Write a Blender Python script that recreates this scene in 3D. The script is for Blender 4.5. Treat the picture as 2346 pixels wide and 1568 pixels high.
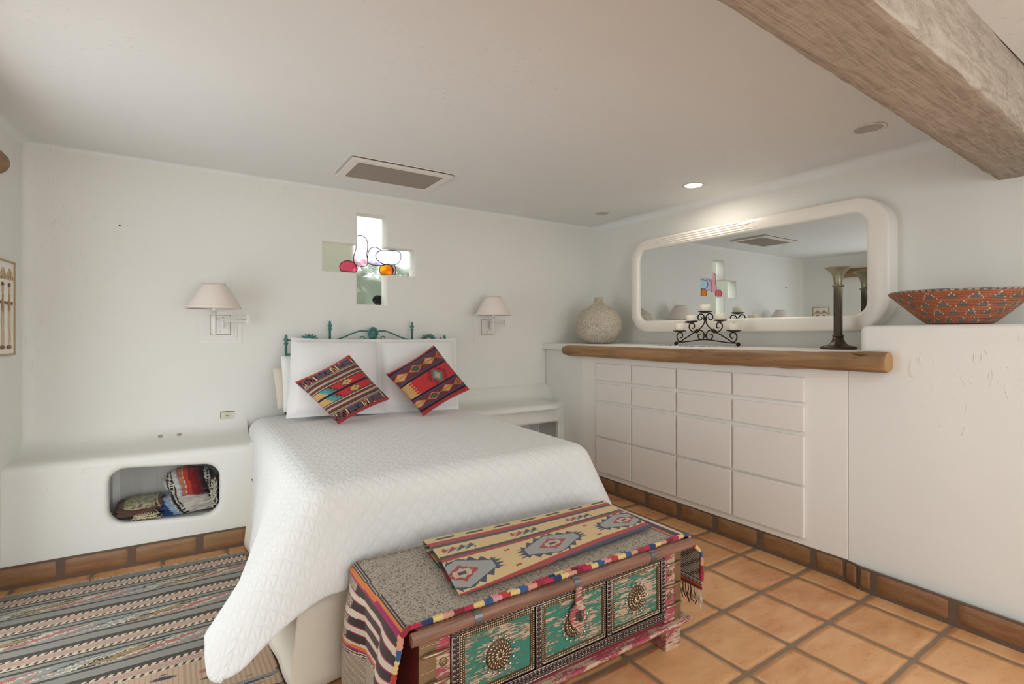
import bpy, math, random
from mathutils import Vector, Matrix, noise as mnoise
random.seed(7)
for o in list(bpy.data.objects): bpy.data.objects.remove(o, do_unlink=True)
SC = bpy.context.scene; COL = SC.collection
PI = math.pi
# ---------------------------------------------------------------- camera
CF, CHX, CHY, CH = 1157.0, 1173.0, 765.0, 1.35
CA = math.atan2(759, 1157)
FW = (math.sin(CA), math.cos(CA)); RT = (math.cos(CA), -math.sin(CA))
cd = bpy.data.cameras.new('camera'); cam = bpy.data.objects.new('camera', cd); COL.objects.link(cam)
cam.location = (0, 0, CH); cam.rotation_euler = (PI/2, 0, -CA)
cd.sensor_width = 36; cd.lens = CF/2346*36; cd.shift_y = -(784-CHY)/2346; cd.clip_start = .02
SC.camera = cam
def ray(px, py):
    u = (px-CHX)/CF; v = (CHY-py)/CF
    return (FW[0]+u*RT[0], FW[1]+u*RT[1], v)
def atX(px, py, x): d = ray(px, py); t = x/d[0]; return (x, d[1]*t, CH+d[2]*t)
def atY(px, py, y): d = ray(px, py); t = y/d[1]; return (d[0]*t, y, CH+d[2]*t)
def atZ(px, py, z): d = ray(px, py); t = (z-CH)/d[2]; return (d[0]*t, d[1]*t, z)
# ---------------------------------------------------------------- world, lights, exposure
SC.view_settings.view_transform = 'Standard'; SC.view_settings.look = 'None'
SC.view_settings.gamma = 1; SC.view_settings.use_curve_mapping = False
SC.view_settings.exposure = 0.13
w = bpy.data.worlds.new('sky'); SC.world = w; w.use_nodes = True
bg = w.node_tree.nodes['Background']; bg.inputs[0].default_value = (.90, .96, 1, 1); bg.inputs[1].default_value = 3.2
def area(name, loc, rot, sx, sy, power, color=(1, 1, 1)):
    l = bpy.data.lights.new(name, 'AREA'); l.shape = 'RECTANGLE'; l.size = sx; l.size_y = sy; l.energy = power; l.color = color
    o = bpy.data.objects.new(name, l); COL.objects.link(o); o.location = loc; o.rotation_euler = rot; return o
area('daylight_front_window', (2.55, -3.02, 1.45), (PI/2, 0, 0), 2.3, 1.6, 9, (.88, .95, 1))      # just outside the front window
area('added_front_fill', (.2, -3.02, 1.2), (PI/2, 0, 0), 1.8, 2.2, 25, (.88, .95, 1))  # fill lamp added behind the camera; its glazed door is made up
area('daylight_side_window', (-1.04, 2.2, .95), (0, -PI/2, .0961), 1.6, 1.2, 6, (.88, .95, 1))
area('added_skylight_fill', (1.45, -.95, 2.60), (0, 0, 0), 1.5, 1.1, 23, (.90, .96, 1))   # fill lamp added above a made-up opening in the front ceiling
# ---------------------------------------------------------------- helpers
def lin(c): c = c/255; return c/12.92 if c <= .04045 else ((c+.055)/1.055)**2.4
def C(r, g, b, k=1.0): return (min(1, lin(r)*k), min(1, lin(g)*k), min(1, lin(b)*k))
class N:
    """tiny wrapper for node trees"""
    def __init__(s, name):
        s.m = bpy.data.materials.new(name); s.m.use_nodes = True; s.t = s.m.node_tree
        s.b = s.t.nodes['Principled BSDF']; s.out = s.t.nodes['Material Output']
    def n(s, typ, **kw):
        nd = s.t.nodes.new(typ)
        for k, v in kw.items():
            if k.startswith('i_'):
                k2 = k[2:]; key = int(k2) if k2.isdigit() else k2.replace('_', ' ')
                s.put(nd.inputs[key], v)
            else: setattr(nd, k, v)
        return nd
    def put(s, sock, v):
        if isinstance(v, bpy.types.NodeSocket): s.t.links.new(v, sock)
        elif isinstance(v, (tuple, list)) and len(v) == 3 and sock.type == 'RGBA': sock.default_value = (*v, 1)
        else: sock.default_value = v
    def math(s, op, a, b=0.0, c=0.0):
        nd = s.t.nodes.new('ShaderNodeMath'); nd.operation = op
        s.put(nd.inputs[0], a); s.put(nd.inputs[1], b); s.put(nd.inputs[2], c); return nd.outputs[0]
    def mix(s, f, a, b, mode='MIX'):
        nd = s.t.nodes.new('ShaderNodeMix'); nd.data_type = 'RGBA'; nd.blend_type = mode
        s.put(nd.inputs[0], f); s.put(nd.inputs[6], a); s.put(nd.inputs[7], b); return nd.outputs[2]
    def coord(s, which='Object'): return s.n('ShaderNodeTexCoord').outputs[which]
    def xyz(s, v):
        nd = s.n('ShaderNodeSeparateXYZ', i_0=v); return nd.outputs
    def noise(s, scale, detail=3, rough=.5, vec=None, dist=0.0, out=0):
        nd = s.n('ShaderNodeTexNoise'); nd.inputs['Scale'].default_value = scale; nd.inputs['Detail'].default_value = detail
        nd.inputs['Roughness'].default_value = rough; nd.inputs['Distortion'].default_value = dist
        if vec is not None: s.put(nd.inputs['Vector'], vec)
        return nd.outputs[out]
    def mapv(s, vec, scale=(1, 1, 1), loc=(0, 0, 0), rot=(0, 0, 0)):
        nd = s.n('ShaderNodeMapping'); s.put(nd.inputs[0], vec)
        nd.inputs[1].default_value = loc; nd.inputs[2].default_value = rot; nd.inputs[3].default_value = scale
        return nd.outputs[0]
    def ramp(s, f, stops):
        nd = s.n('ShaderNodeValToRGB'); s.put(nd.inputs[0], f); e = nd.color_ramp.elements
        while len(e) < len(stops): e.new(.5)
        for k, (p, c) in enumerate(stops):
            e[k].position = p; e[k].color = (*c, 1) if len(c) == 3 else c
        return nd.outputs[0]
    def sstep(s, x, a, b):
        nd = s.n('ShaderNodeMapRange'); nd.interpolation_type = 'SMOOTHSTEP'
        s.put(nd.inputs[0], x); nd.inputs[1].default_value = a; nd.inputs[2].default_value = b; return nd.outputs[0]
    def set(s, **kw):
        for k, v in kw.items(): s.put(s.b.inputs[k.replace('_', ' ')], v)
        return s
    def bump(s, h, dist=.002, strength=1.0):
        nd = s.n('ShaderNodeBump'); s.put(nd.inputs['Height'], h); nd.inputs['Distance'].default_value = dist
        nd.inputs['Strength'].default_value = strength; s.put(s.b.inputs['Normal'], nd.outputs[0]); return s
def plain(name, col, rough=.6, metal=0.0, nscale=0, ndist=.001, **kw):
    m = N(name); m.set(Base_Color=col, Roughness=rough, Metallic=metal, **kw)
    if nscale:
        f = m.noise(nscale, 3, .6, m.coord())
        m.put(m.b.inputs['Base Color'], m.mix(f, tuple(c*.88 for c in col), tuple(min(1, c*1.08) for c in col)))
        m.bump(f, ndist)
    return m.m

class G:
    """collects geometry in world coordinates; becomes ONE mesh object"""
    def __init__(s): s.v = []; s.f = []; s.c = []; s.mi = []; s.uv = None; s.sm = []
    def add(s, vs, fs, col=None, mi=0, M=None, smooth=True):
        b = len(s.v)
        for v in vs: s.v.append(tuple(M @ Vector(v)) if M is not None else tuple(v))
        for k, f in enumerate(fs):
            s.f.append([b+i for i in f]); s.c.append(col[k] if isinstance(col, list) else col); s.mi.append(mi); s.sm.append(smooth)
        return s
    def box(s, x0, x1, y0, y1, z0, z1, col=None, mi=0, M=None):
        vs = [(x, y, z) for z in (z0, z1) for y in (y0, y1) for x in (x0, x1)]
        return s.add(vs, [(0, 2, 3, 1), (4, 5, 7, 6), (0, 1, 5, 4), (2, 6, 7, 3), (0, 4, 6, 2), (1, 3, 7, 5)], col, mi, M, False)
    def grid(s, fn, nu, nv, colfn=None, mi=0, closeu=False, flip=False, smooth=True):
        vs = [fn(i/nu, j/nv) for j in range(nv+1) for i in range(nu if closeu else nu+1)]
        w_ = nu if closeu else nu+1; fs = []; cs = []
        for j in range(nv):
            for i in range(nu):
                i2 = (i+1) % w_
                q = (j*w_+i, j*w_+i2, (j+1)*w_+i2, (j+1)*w_+i)
                fs.append(q[::-1] if flip else q)
                cs.append(colfn((i+.5)/nu, (j+.5)/nv) if colfn else None)
        return s.add(vs, fs, cs if colfn else None, mi, None, smooth)
    def lathe(s, prof, n=32, M=None, col=None, mi=0, cap=True):
        m = len(prof); vs = []; fs = []
        for i in range(n):
            a = 2*PI*i/n
            for r, z in prof: vs.append((r*math.cos(a), r*math.sin(a), z))
        for i in range(n):
            j = (i+1) % n
            for k in range(m-1): fs.append((i*m+k, j*m+k, j*m+k+1, i*m+k+1))
        if cap:
            if prof[0][0] > 1e-4: fs.append([i*m for i in range(n)][::-1])
            if prof[-1][0] > 1e-4: fs.append([i*m+m-1 for i in range(n)])
        return s.add(vs, fs, col, mi, M)
    def cyl(s, p, q, r, r2=None, n=16, col=None, mi=0):
        return s.tube([p, q], [r, r if r2 is None else r2], n, col, mi)
    def tube(s, pts, r, n=8, col=None, mi=0, cap=True):
        pts = [Vector(p) for p in pts]; m = len(pts)
        if not isinstance(r, (list, tuple)): r = [r]*m
        vs = []; up = None
        for i, p in enumerate(pts):
            t = (pts[min(i+1, m-1)]-pts[max(i-1, 0)])
            t = t.normalized() if t.length > 1e-9 else Vector((0, 0, 1))
            if up is None:
                up = Vector((0, 0, 1)) if abs(t.z) < .9 else Vector((1, 0, 0))
            a = t.cross(up); a = a.normalized() if a.length > 1e-6 else t.orthogonal().normalized()
            b = a.cross(t).normalized(); up = b
            for k in range(n):
                th = 2*PI*k/n; vs.append(p+(a*math.cos(th)+b*math.sin(th))*r[i])
        fs = [(i*n+k, i*n+(k+1) % n, (i+1)*n+(k+1) % n, (i+1)*n+k) for i in range(m-1) for k in range(n)]
        if cap: fs += [list(range(n))[::-1], [(m-1)*n+k for k in range(n)]]
        return s.add(vs, fs, col, mi)
    def ball(s, c, r, n=8, M=None, col=None, mi=0):
        rr = r if isinstance(r, (tuple, list)) else (r, r, r)
        prof = [(math.cos(-PI/2+PI*k/n), math.sin(-PI/2+PI*k/n)) for k in range(n+1)]
        prof = [(max(a, 0.0001), b) for a, b in prof]
        MM = Matrix.Translation(c) @ (M or Matrix()) @ Matrix.Diagonal((*rr, 1))
        return s.lathe(prof, n*2, MM, col, mi, cap=False)
    def prism(s, poly, fn, d0, d1, col=None, mi=0):
        """poly = 2-D outline, fn(u,w,d) -> world"""
        n = len(poly); vs = [fn(u, w_, d0) for u, w_ in poly]+[fn(u, w_, d1) for u, w_ in poly]
        fs = [list(range(n))[::-1], [n+i for i in range(n)]]+[(i, (i+1) % n, n+(i+1) % n, n+i) for i in range(n)]
        return s.add(vs, fs, col, mi, None, False)

def spline(pts, k=6):
    """catmull-rom through points"""
    P = [Vector(p) for p in pts]; out = []
    for i in range(len(P)-1):
        a, b, c, d = P[max(i-1, 0)], P[i], P[i+1], P[min(i+2, len(P)-1)]
        for j in range(k):
            t = j/k
            out.append(.5*((2*b)+(c-a)*t+(2*a-5*b+4*c-d)*t*t+(3*b-a-3*c+d)*t**3))
    out.append(P[-1]); return out

def wloc(o):
    v = Vector((0, 0, 0))
    while o: v += o.location; o = o.parent
    return v
def thing(name, label, cat, loc, group=None):
    o = bpy.data.objects.new(name, None); COL.objects.link(o); o.location = loc; o.empty_display_size = .05
    o['label'] = label; o['category'] = cat
    if group: o['group'] = group
    return o
def obj(name, g, mats, parent=None, origin=None, label=None, cat=None, group=None, kind=None, bevel=0, sub=0, solid=0, seg=2):
    off = wloc(parent) if parent else Vector(origin or (0, 0, 0))
    me = bpy.data.meshes.new(name)
    me.from_pydata([(v[0]-off.x, v[1]-off.y, v[2]-off.z) for v in g.v], [], g.f)
    if not isinstance(mats, (list, tuple)): mats = [mats]
    for m in mats: me.materials.append(m)
    me.polygons.foreach_set('material_index', g.mi)
    me.polygons.foreach_set('use_smooth', g.sm)
    if any(c is not None for c in g.c):
        at = me.color_attributes.new('weave', 'FLOAT_COLOR', 'CORNER'); buf = []
        for f, c in zip(g.f, g.c):
            c = c or (.5, .5, .5)
            buf += [c[0], c[1], c[2], 1.0]*len(f)
        at.data.foreach_set('color', buf)
    if g.uv:
        ul = me.uv_layers.new(name='uv'); buf = []
        for f in g.f:
            for i in f: buf += list(g.uv[i])
        ul.data.foreach_set('uv', buf)
    me.validate(); me.update()
    o = bpy.data.objects.new(name, me); COL.objects.link(o)
    if parent: o.parent = parent
    else: o.location = off
    if label: o['label'] = label
    if cat: o['category'] = cat
    if group: o['group'] = group
    if kind: o['kind'] = kind
    if bevel:
        b = o.modifiers.new('bevel', 'BEVEL'); b.width = bevel; b.segments = seg; b.limit_method = 'ANGLE'; b.angle_limit = .6
        b.harden_normals = False
    if solid:
        b = o.modifiers.new('solid', 'SOLIDIFY'); b.thickness = solid; b.offset = 0
    if sub:
        b = o.modifiers.new('sub', 'SUBSURF'); b.levels = sub; b.render_levels = sub
    return o
def copy_tree(o, loc, label=None):
    def cp(a, par):
        c = a.copy(); COL.objects.link(c); c.parent = par
        for ch in [x for x in bpy.data.objects if x.parent == a]: cp(ch, c)
        return c
    r = cp(o, None); r.location = loc
    if label: r['label'] = label
    return r
def sm(a, b, x):
    t = max(0, min(1, (x-a)/(b-a))); return t*t*(3-2*t)
def lerp(a, b, t): return a+(b-a)*t
def rnd(i, j=0): return mnoise.cell(Vector((i*1.37+.5, j*2.11+.5, .5)))*.5+.5 if False else (math.sin(i*127.1+j*311.7)*43758.5453) % 1
def ns(x, y=0, z=0): return mnoise.noise(Vector((x, y, z)))

# ---------------------------------------------------------------- materials
def plaster(name, col, bd=.004):
    m = N(name); co = m.coord()
    a = m.noise(1.3, 4, .55, co); b = m.noise(9, 5, .6, co, .6)
    c = m.noise(34, 4, .6, m.mapv(co, (1, 1, .35)), 1.2)
    col2 = m.mix(m.sstep(a, .3, .7), tuple(x*.975 for x in col), col)
    m.set(Base_Color=col2, Roughness=.72); m.b.inputs['Specular IOR Level'].default_value = .25
    ridge = m.sstep(c, .60, .72)
    h = m.math('ADD', m.math('MULTIPLY', b, .5), m.math('MULTIPLY', m.math('MULTIPLY', ridge, m.sstep(a, .46, .58)), .8))
    h = m.math('ADD', h, m.math('MULTIPLY', a, 2.0))
    m.bump(h, bd, .6); return m.m
WHITE = C(232, 229, 220)
M_wall = plaster('white_plaster', (.80, .787, .735))
M_ceil = plaster('ceiling_plaster', (.80, .805, .785), .003)
M_bench = plaster('bench_plaster', (.80, .787, .735), .005)
def tile_color(m, cell, co, dark=1.0):
    wn = m.n('ShaderNodeTexWhiteNoise', noise_dimensions='3D', i_0=cell).outputs[0]
    big = m.noise(4, 5, .65, m.mapv(co, (1, 2.4, 2.4)), .25); fine = m.noise(55, 4, .7, co, .4)
    base = m.ramp(wn, [(0, C(196, 136, 88, dark)), (.35, C(208, 152, 100, dark)), (.7, C(200, 134, 90, dark)), (1, C(218, 166, 112, dark))])
    c = m.mix(m.sstep(big, .35, .75), base, C(222, 172, 122, dark))
    c = m.mix(m.math('MULTIPLY', m.sstep(fine, .55, .8), .45), c, C(140, 90, 58, dark))
    return c, big, fine
def floor_mat():
    m = N('saltillo_tile_floor'); co = m.coord(); x, y, z = m.xyz(co)
    p = .3275; gw = .026
    wob = m.math('MULTIPLY', m.math('SUBTRACT', m.noise(7, 2, .5, co), .5), .012)
    u = m.math('DIVIDE', m.math('ADD', m.math('SUBTRACT', x, 2.205), wob), p)
    v = m.math('DIVIDE', m.math('ADD', m.math('SUBTRACT', y, 1.163), wob), p)
    def ed(q):
        f = m.math('FRACT', m.math('ADD', q, 50.0)); return m.math('MINIMUM', f, m.math('SUBTRACT', 1.0, f))
    eu = ed(u); ev = ed(v)
    R = .09
    du = m.math('MAXIMUM', m.math('SUBTRACT', R, eu), 0.0); dv = m.math('MAXIMUM', m.math('SUBTRACT', R, ev), 0.0)
    d = m.math('SUBTRACT', R, m.math('SQRT', m.math('ADD', m.math('MULTIPLY', du, du), m.math('MULTIPLY', dv, dv))))
    e = m.math('MINIMUM', m.math('MINIMUM', eu, ev), d)
    tile = m.sstep(e, gw-.004, gw+.010)
    cell = m.n('ShaderNodeCombineXYZ', i_0=m.math('FLOOR', u), i_1=m.math('FLOOR', v), i_2=0.0).outputs[0]
    col, big, fine = tile_color(m, cell, co)
    grout = m.mix(m.noise(60, 3, .6, co), C(118, 96, 76), C(146, 122, 98))
    col = m.mix(tile, grout, m.mix(m.sstep(e, gw, gw+.05), m.mix(1.0, col, (.8, .74, .7), 'MULTIPLY'), col))
    m.set(Base_Color=col, Roughness=m.math('ADD', m.math('MULTIPLY', big, .22), m.math('ADD', .18, m.math('MULTIPLY', m.math('SUBTRACT', 1.0, tile), .4))))
    h = m.math('ADD', m.sstep(e, gw-.01, gw+.07), m.math('MULTIPLY', m.math('ADD', big, m.math('MULTIPLY', fine, .2)), .5))
    m.bump(h, .006, .8); return m.m
M_floor = floor_mat()
def btile_mat():
    m = N('baseboard_tile'); co = m.coord(); x, y, z = m.xyz(co)
    cell = m.n('ShaderNodeCombineXYZ', i_0=m.math('FLOOR', m.math('MULTIPLY', x, 3.1)), i_1=m.math('FLOOR', m.math('MULTIPLY', y, 3.07)), i_2=0.0).outputs[0]
    col, big, fine = tile_color(m, cell, m.mapv(co, (1, 1, 3)), .40)
    m.set(Base_Color=col, Roughness=.38); m.bump(m.math('ADD', big, m.math('MULTIPLY', fine, .3)), .004); return m.m
M_btile = btile_mat()
M_grout = plain('dark_grout', C(104, 84, 68), .85, nscale=60, ndist=.002)
def wood(name, c1, c2, axis=0, scale=1.0, rough=.55, bd=.002, spec=.4):
    m = N(name); co = m.coord(); sc = [18*scale]*3; sc[axis] = 1.2*scale
    g = m.noise(1, 6, .65, m.mapv(co, tuple(sc)), 1.0); b = m.noise(3*scale, 3, .5, co)
    c = m.mix(m.sstep(g, .3, .7), c1, c2); c = m.mix(m.math('MULTIPLY', m.sstep(b, .45, .75), .45), c, tuple(x*.6 for x in c1))
    if name == 'peeled_log':
        ck = m.noise(1, 3, .7, m.mapv(co, (42, 7, 42)), .8); c = m.mix(m.sstep(ck, .66, .70), c, C(74, 48, 30))
        g = m.math('SUBTRACT', g, m.sstep(ck, .64, .70))
    m.set(Base_Color=c, Roughness=rough); m.b.inputs['Specular IOR Level'].default_value = spec; m.bump(g, bd); return m.m
M_log = wood('peeled_log', C(124, 92, 60), C(172, 134, 92), 1, 1.0, .5, .004)
M_logend = plain('log_end_grain', C(176, 136, 88), .7, nscale=60)
def beam_mat():
    m = N('rough_sawn_beam'); co = m.coord()
    saw = m.noise(1, 4, .6, m.mapv(co, (260, 9, 60), rot=(0, 0, .25)), .3)
    grain = m.noise(1, 6, .6, m.mapv(co, (3.5, 55, 20)), 2.2); blot = m.noise(3.2, 4, .6, co, .5)
    fig = m.n('ShaderNodeTexWave', wave_type='RINGS', rings_direction='Y'); m.put(fig.inputs[0], m.mapv(co, (1.3, 9, 9), loc=(-2.9, -5, -20)))
    fig.inputs['Scale'].default_value = 3.2; fig.inputs['Distortion'].default_value = 7; fig.inputs['Detail'].default_value = 2
    c = m.mix(m.sstep(grain, .3, .7), C(150, 136, 120), C(190, 178, 162))
    c = m.mix(m.math('MULTIPLY', m.sstep(saw, .50, .70), .42), c, C(218, 206, 192))
    c = m.mix(m.math('MULTIPLY', m.sstep(blot, .55, .7), .35), c, C(132, 114, 98))
    c = m.mix(m.math('MULTIPLY', fig.outputs[1], .22), c, C(192, 178, 162))
    m.set(Base_Color=c, Roughness=.8); m.b.inputs['Specular IOR Level'].default_value = .2
    m.bump(m.math('ADD', saw, m.math('MULTIPLY', grain, .6)), .004, .8); return m.m
M_beam = beam_mat()
def fabric(name, col=None, wscale=900, rough=.85, bd=.0008, attr=False, k=1.0, sheen=.2):
    m = N(name); co = m.coord()
    f = m.noise(wscale*.35, 2, .5, co)
    if attr:
        a = m.n('ShaderNodeAttribute', attribute_name='weave').outputs[0]
        c = m.mix(m.math('MULTIPLY', f, .35), a, m.mix(1.0, a, (.55, .55, .55), 'MULTIPLY'))
    else: c = m.mix(f, tuple(x*.94 for x in col), col)
    m.set(Base_Color=c, Roughness=rough); m.b.inputs['Specular IOR Level'].default_value = .15
    m.b.inputs['Sheen Weight'].default_value = sheen
    m.bump(m.noise(wscale*.5, 2, .5, co), bd, .7); return m.m
M_weave = fabric('woven_wool', attr=True, wscale=600)
M_paint = plain('white_cabinet_paint', C(236, 232, 224), .45)
M_drawer = plain('drawer_paint', C(232, 226, 218), .4)
M_white = plain('white_enamel', (.80, .78, .74), .35)
M_iron = plain('dark_iron', C(62, 46, 38), .45, .7, 80, .0006)
# ================================================================ the room
ZC, ZC2, XR, YB, YF = 2.47, 2.42, 3.65, 4.0, -3.0
def xl(y, off=0.0): return -.76-(4-y)*.0963+off
def st(name, g, m, **kw): return obj(name, g, m, kind='structure', **kw)
st('floor', G().add([(-1.6, -3.1, 0), (3.75, -3.1, 0), (3.75, 4.1, 0), (-1.6, 4.1, 0), (-1.6, -3.1, -.1), (3.75, -3.1, -.1), (3.75, 4.1, -.1), (-1.6, 4.1, -.1)],
   [(0, 1, 2, 3), (7, 6, 5, 4), (0, 4, 5, 1), (1, 5, 6, 2), (2, 6, 7, 3), (3, 7, 4, 0)], smooth=False), M_floor)
# back wall with the cross-shaped opening
xs = [-1.2, .905, 1.163, 1.402, 1.649, 3.75]; zs = [0, 1.584, 1.829, 2.055, 2.305, 2.6]
hole = {(2, 1), (1, 2), (2, 2), (3, 2), (2, 3)}
g = G(); TH = .13
for i in range(5):
    for j in range(5):
        if (i, j) in hole: continue
        x0, x1, z0, z1 = xs[i], xs[i+1], zs[j], zs[j+1]
        g.add([(x0, YB, z0), (x1, YB, z0), (x1, YB, z1), (x0, YB, z1)], [(0, 1, 2, 3)], smooth=False)
        g.add([(x0, YB+.13, z0), (x1, YB+.13, z0), (x1, YB+.13, z1), (x0, YB+.13, z1)], [(3, 2, 1, 0)], smooth=False)
for (i, j) in hole:
    x0, x1, z0, z1 = xs[i], xs[i+1], zs[j], zs[j+1]
    for (a, b), q in (((i-1, j), ((x0, z0), (x0, z1))), ((i+1, j), ((x1, z1), (x1, z0))), ((i, j-1), ((x1, z0), (x0, z0))), ((i, j+1), ((x0, z1), (x1, z1)))):
        if (a, b) not in hole:
            (xa, za), (xb, zb) = q
            g.add([(xa, YB, za), (xb, YB, zb), (xb, YB+.13, zb), (xa, YB+.13, za)], [(0, 1, 2, 3)], smooth=False)
import bmesh
wb = st('wall_back', g, M_wall)
bm = bmesh.new(); bm.from_mesh(wb.data); bmesh.ops.remove_doubles(bm, verts=bm.verts, dist=.0005); bmesh.ops.recalc_face_normals(bm, faces=bm.faces); bm.to_mesh(wb.data); bm.free()
b = wb.modifiers.new('bevel', 'BEVEL'); b.width = .010; b.segments = 3; b.limit_method = 'ANGLE'; b.angle_limit = .7
# left wall (runs slightly askew) with a window; soft plaster corner
def LW(s, z, d=0.0):   # s = distance from the back corner along the wall, d = depth outwards
    L = math.hypot(1, .0963); ux, uy = -.0963/L, -1/L
    return (-.76+ux*s-d*(-uy), 4+uy*s-ux*d, z)
g = G(); W0, W1, WZ0, WZ1 = .82, 2.15, .05, 2.08
for (s0, s1, z0, z1) in ((-.1, W0, 0, 2.6), (W0, W1, 0, WZ0), (W0, W1, WZ1, 2.6), (W1, 7.2, 0, 2.6)):
    vs = [LW(s, z, d) for z in (z0, z1) for d in (0, .2) for s in (s0, s1)]
    g.add(vs, [(0, 2, 3, 1), (4, 5, 7, 6), (0, 1, 5, 4), (2, 6, 7, 3), (0, 4, 6, 2), (1, 3, 7, 5)], smooth=False)
R_ = .05   # plaster fillet between left and back wall
def fil(u, v):
    a = u*PI/2; z = v*2.5
    cx, cy = xl(4-R_)+R_, 4-R_
    return (cx-R_*math.cos(a), cy+R_*math.sin(a), z)
g.grid(fil, 8, 1)
st('wall_left', g, M_wall)
# right wall, front wall with window and an added glazed door opening
g = G(); g.box(XR, XR+.15, YF-.1, YB+.26, 0, 2.6); st('wall_right', g, M_wall)
g = G()
for (x0, x1, z0, z1) in ((-1.7, -.7, 0, 2.6), (-.7, 1.1, 2.25, 2.6), (1.1, 1.4, 0, 2.6), (1.4, 3.65, 0, .62), (1.4, 3.65, 2.25, 2.6), (3.65, 3.8, 0, 2.6)):
    g.box(x0, x1, YF-.1, YF+.06, z0, z1)
st('wall_front', g, M_wall)
def winframe(name, cells, y, th=.05):
    g = G()
    for (x0, x1, z0, z1) in cells:
        g.box(x0, x1, y, y+.05, z0, z0+th); g.box(x0, x1, y, y+.05, z1-th, z1)
        g.box(x0, x0+th, y, y+.05, z0+th, z1-th); g.box(x1-th, x1, y, y+.05, z0+th, z1-th)
    return g
st('window_3', winframe('w', [(1.4, 2.15, .62, 2.25), (2.15, 2.9, .62, 2.25), (2.9, 3.65, .62, 2.25)], YF-.02), M_white)
st('added_door_1', winframe('w', [(-.7, .2, 0, 2.25), (.2, 1.1, 0, 2.25)], YF-.02, .09), M_white)  # unseen glazed door, added to let soft fill light in
g = G()
M_dkmetal = plain('bronze_frame', C(52, 46, 42), .4, .5)
for s in (W0+.03, (W0+W1)/2, W1-.03):
    for sgn in (1,):
        a = LW(s-.025, WZ0, .05); b_ = LW(s+.025, WZ0, .05); c = LW(s+.025, WZ0, .1); d = LW(s-.025, WZ0, .1)
        g.add([a, b_, c, d]+[(p[0], p[1], WZ1) for p in (a, b_, c, d)], [(0, 1, 2, 3), (4, 7, 6, 5), (0, 4, 5, 1), (1, 5, 6, 2), (2, 6, 7, 3), (3, 7, 4, 0)], smooth=False)
st('window_2', g, M_dkmetal)
# ceiling: flat slab + soft cove along the walls
g = G()
def ceil_z(x, y): return ZC
RC = .022
g.add([(-1.6, .82, ZC), (XR+.1, .82, ZC), (XR+.1, 4.1, ZC), (-1.6, 4.1, ZC)], [(3, 2, 1, 0)])
g.add([(-1.6, .82, ZC+.12), (XR+.1, .82, ZC+.12), (XR+.1, 4.1, ZC+.12), (-1.6, 4.1, ZC+.12)], [(0, 1, 2, 3)])
def cove(p0, p1, nrm, r):
    def fn(u, v):
        a = v*PI/2; q = Vector(p0).lerp(Vector(p1), u)
        o_ = r*(1-math.cos(a)) if False else None
        dx = r-r*math.sin(a); dz = r-r*math.cos(a)   # v=0: on ceiling; v=1: on wall
        dx = r*(1-math.sin(a)); dz = r*(1-math.cos(a))
        return (q.x+nrm[0]*dx, q.y+nrm[1]*dx, ZC-dz)
    g.grid(fn, 1, 8)
cove((-.9, YB, 0), (XR, YB, 0), (0, -1), RC)
cove((XR, YB, 0), (XR, .82, 0), (-1, 0), .06)
cove((xl(.82), .82, 0), (xl(4), 4, 0), (1, 0), .04)
st('ceiling', g, M_ceil)
g = G()
for q in ((-1.7, .7, YF-.1, .56), (2.2, XR+.1, YF-.1, .56), (.7, 2.2, YF-.1, -1.5), (.7, 2.2, -.4, .56)): g.box(q[0], q[1], q[2], q[3], ZC2, ZC2+.12)  # hole left for the added skylight lamp, out of view
st('ceiling_front', g, M_ceil)
# low plaster wall right of the cabinet, plaster pier left of it
g = G(); g.box(3.02, XR, -2.9, 1.234, 0, 1.393)
o = st('wall_low', g, M_wall, bevel=.03, seg=4)
g = G(); g.box(3.02, XR, 3.447, YB, 0, 1.1945); st('wall_pier', g, M_wall, bevel=.012)
g = G(); g.box(3.02, XR, 1.20, 1.288, 0, 1.19); st('wall_jamb', g, M_wall, bevel=.004)
# baseboards: clay tiles set in grout
def bboard(name, segs, h=.118, th=.02):
    g = G()
    for (p0, p1, joints) in segs:
        p0 = Vector((*p0, 0)); p1 = Vector((*p1, 0)); L = (p1-p0).length; t = (p1-p0)/L; n_ = Vector((t.y, -t.x, 0))
        g.add([p0, p1, p1+n_*(th-.006), p0+n_*(th-.006)]+[q+Vector((0, 0, h)) for q in (p0, p1, p1+n_*(th-.006), p0+n_*(th-.006))],
              [(0, 1, 2, 3), (4, 7, 6, 5), (0, 4, 5, 1), (1, 5, 6, 2), (2, 6, 7, 3), (3, 7, 4, 0)], mi=1, smooth=False)
        js = [0]+joints+[L]
        for a, b_ in zip(js[:-1], js[1:]):
            a += .009; b_ -= .009
            if b_-a < .02: continue
            def fn(u, v):
                bulge = (1-abs(2*u-1)**10)*(1-abs(2*v-1)**6)
                q = p0+t*lerp(a, b_, u)+n_*(th-.012+.014*bulge)
                return (q.x, q.y, .012+v*(h-.012)+.002*ns(u*4+a*9, v*3))
            g.grid(fn, 16, 6)
    return st(name, g, [M_btile, M_grout])
BY = lambda x: 3.655-.047*(x-.0)      # face of the left bench along x
bboard('baseboard_back', [((-.83, BY(-.83)), (.385, BY(.385)), [.28, .595, .93, 1.215])], .118)
bboard('baseboard_right', [((3.035, 3.447), (3.035, 1.30), [.10, .42, .745, 1.045, 1.345, 1.66, 1.98]),
       ((3.035, 1.30), (3.005, 1.225), []), ((3.005, 1.225), (3.0, 1.16), []), ((3.0, 1.16), (2.955, -1.0), [.33, .68, 1.02, 1.36, 1.7])], .122)
bboard('baseboard_left', [((xl(-1), -1), (xl(1.1), 1.1), [.33, .66, .99, 1.32, 1.65, 1.98])], .118)
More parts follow.
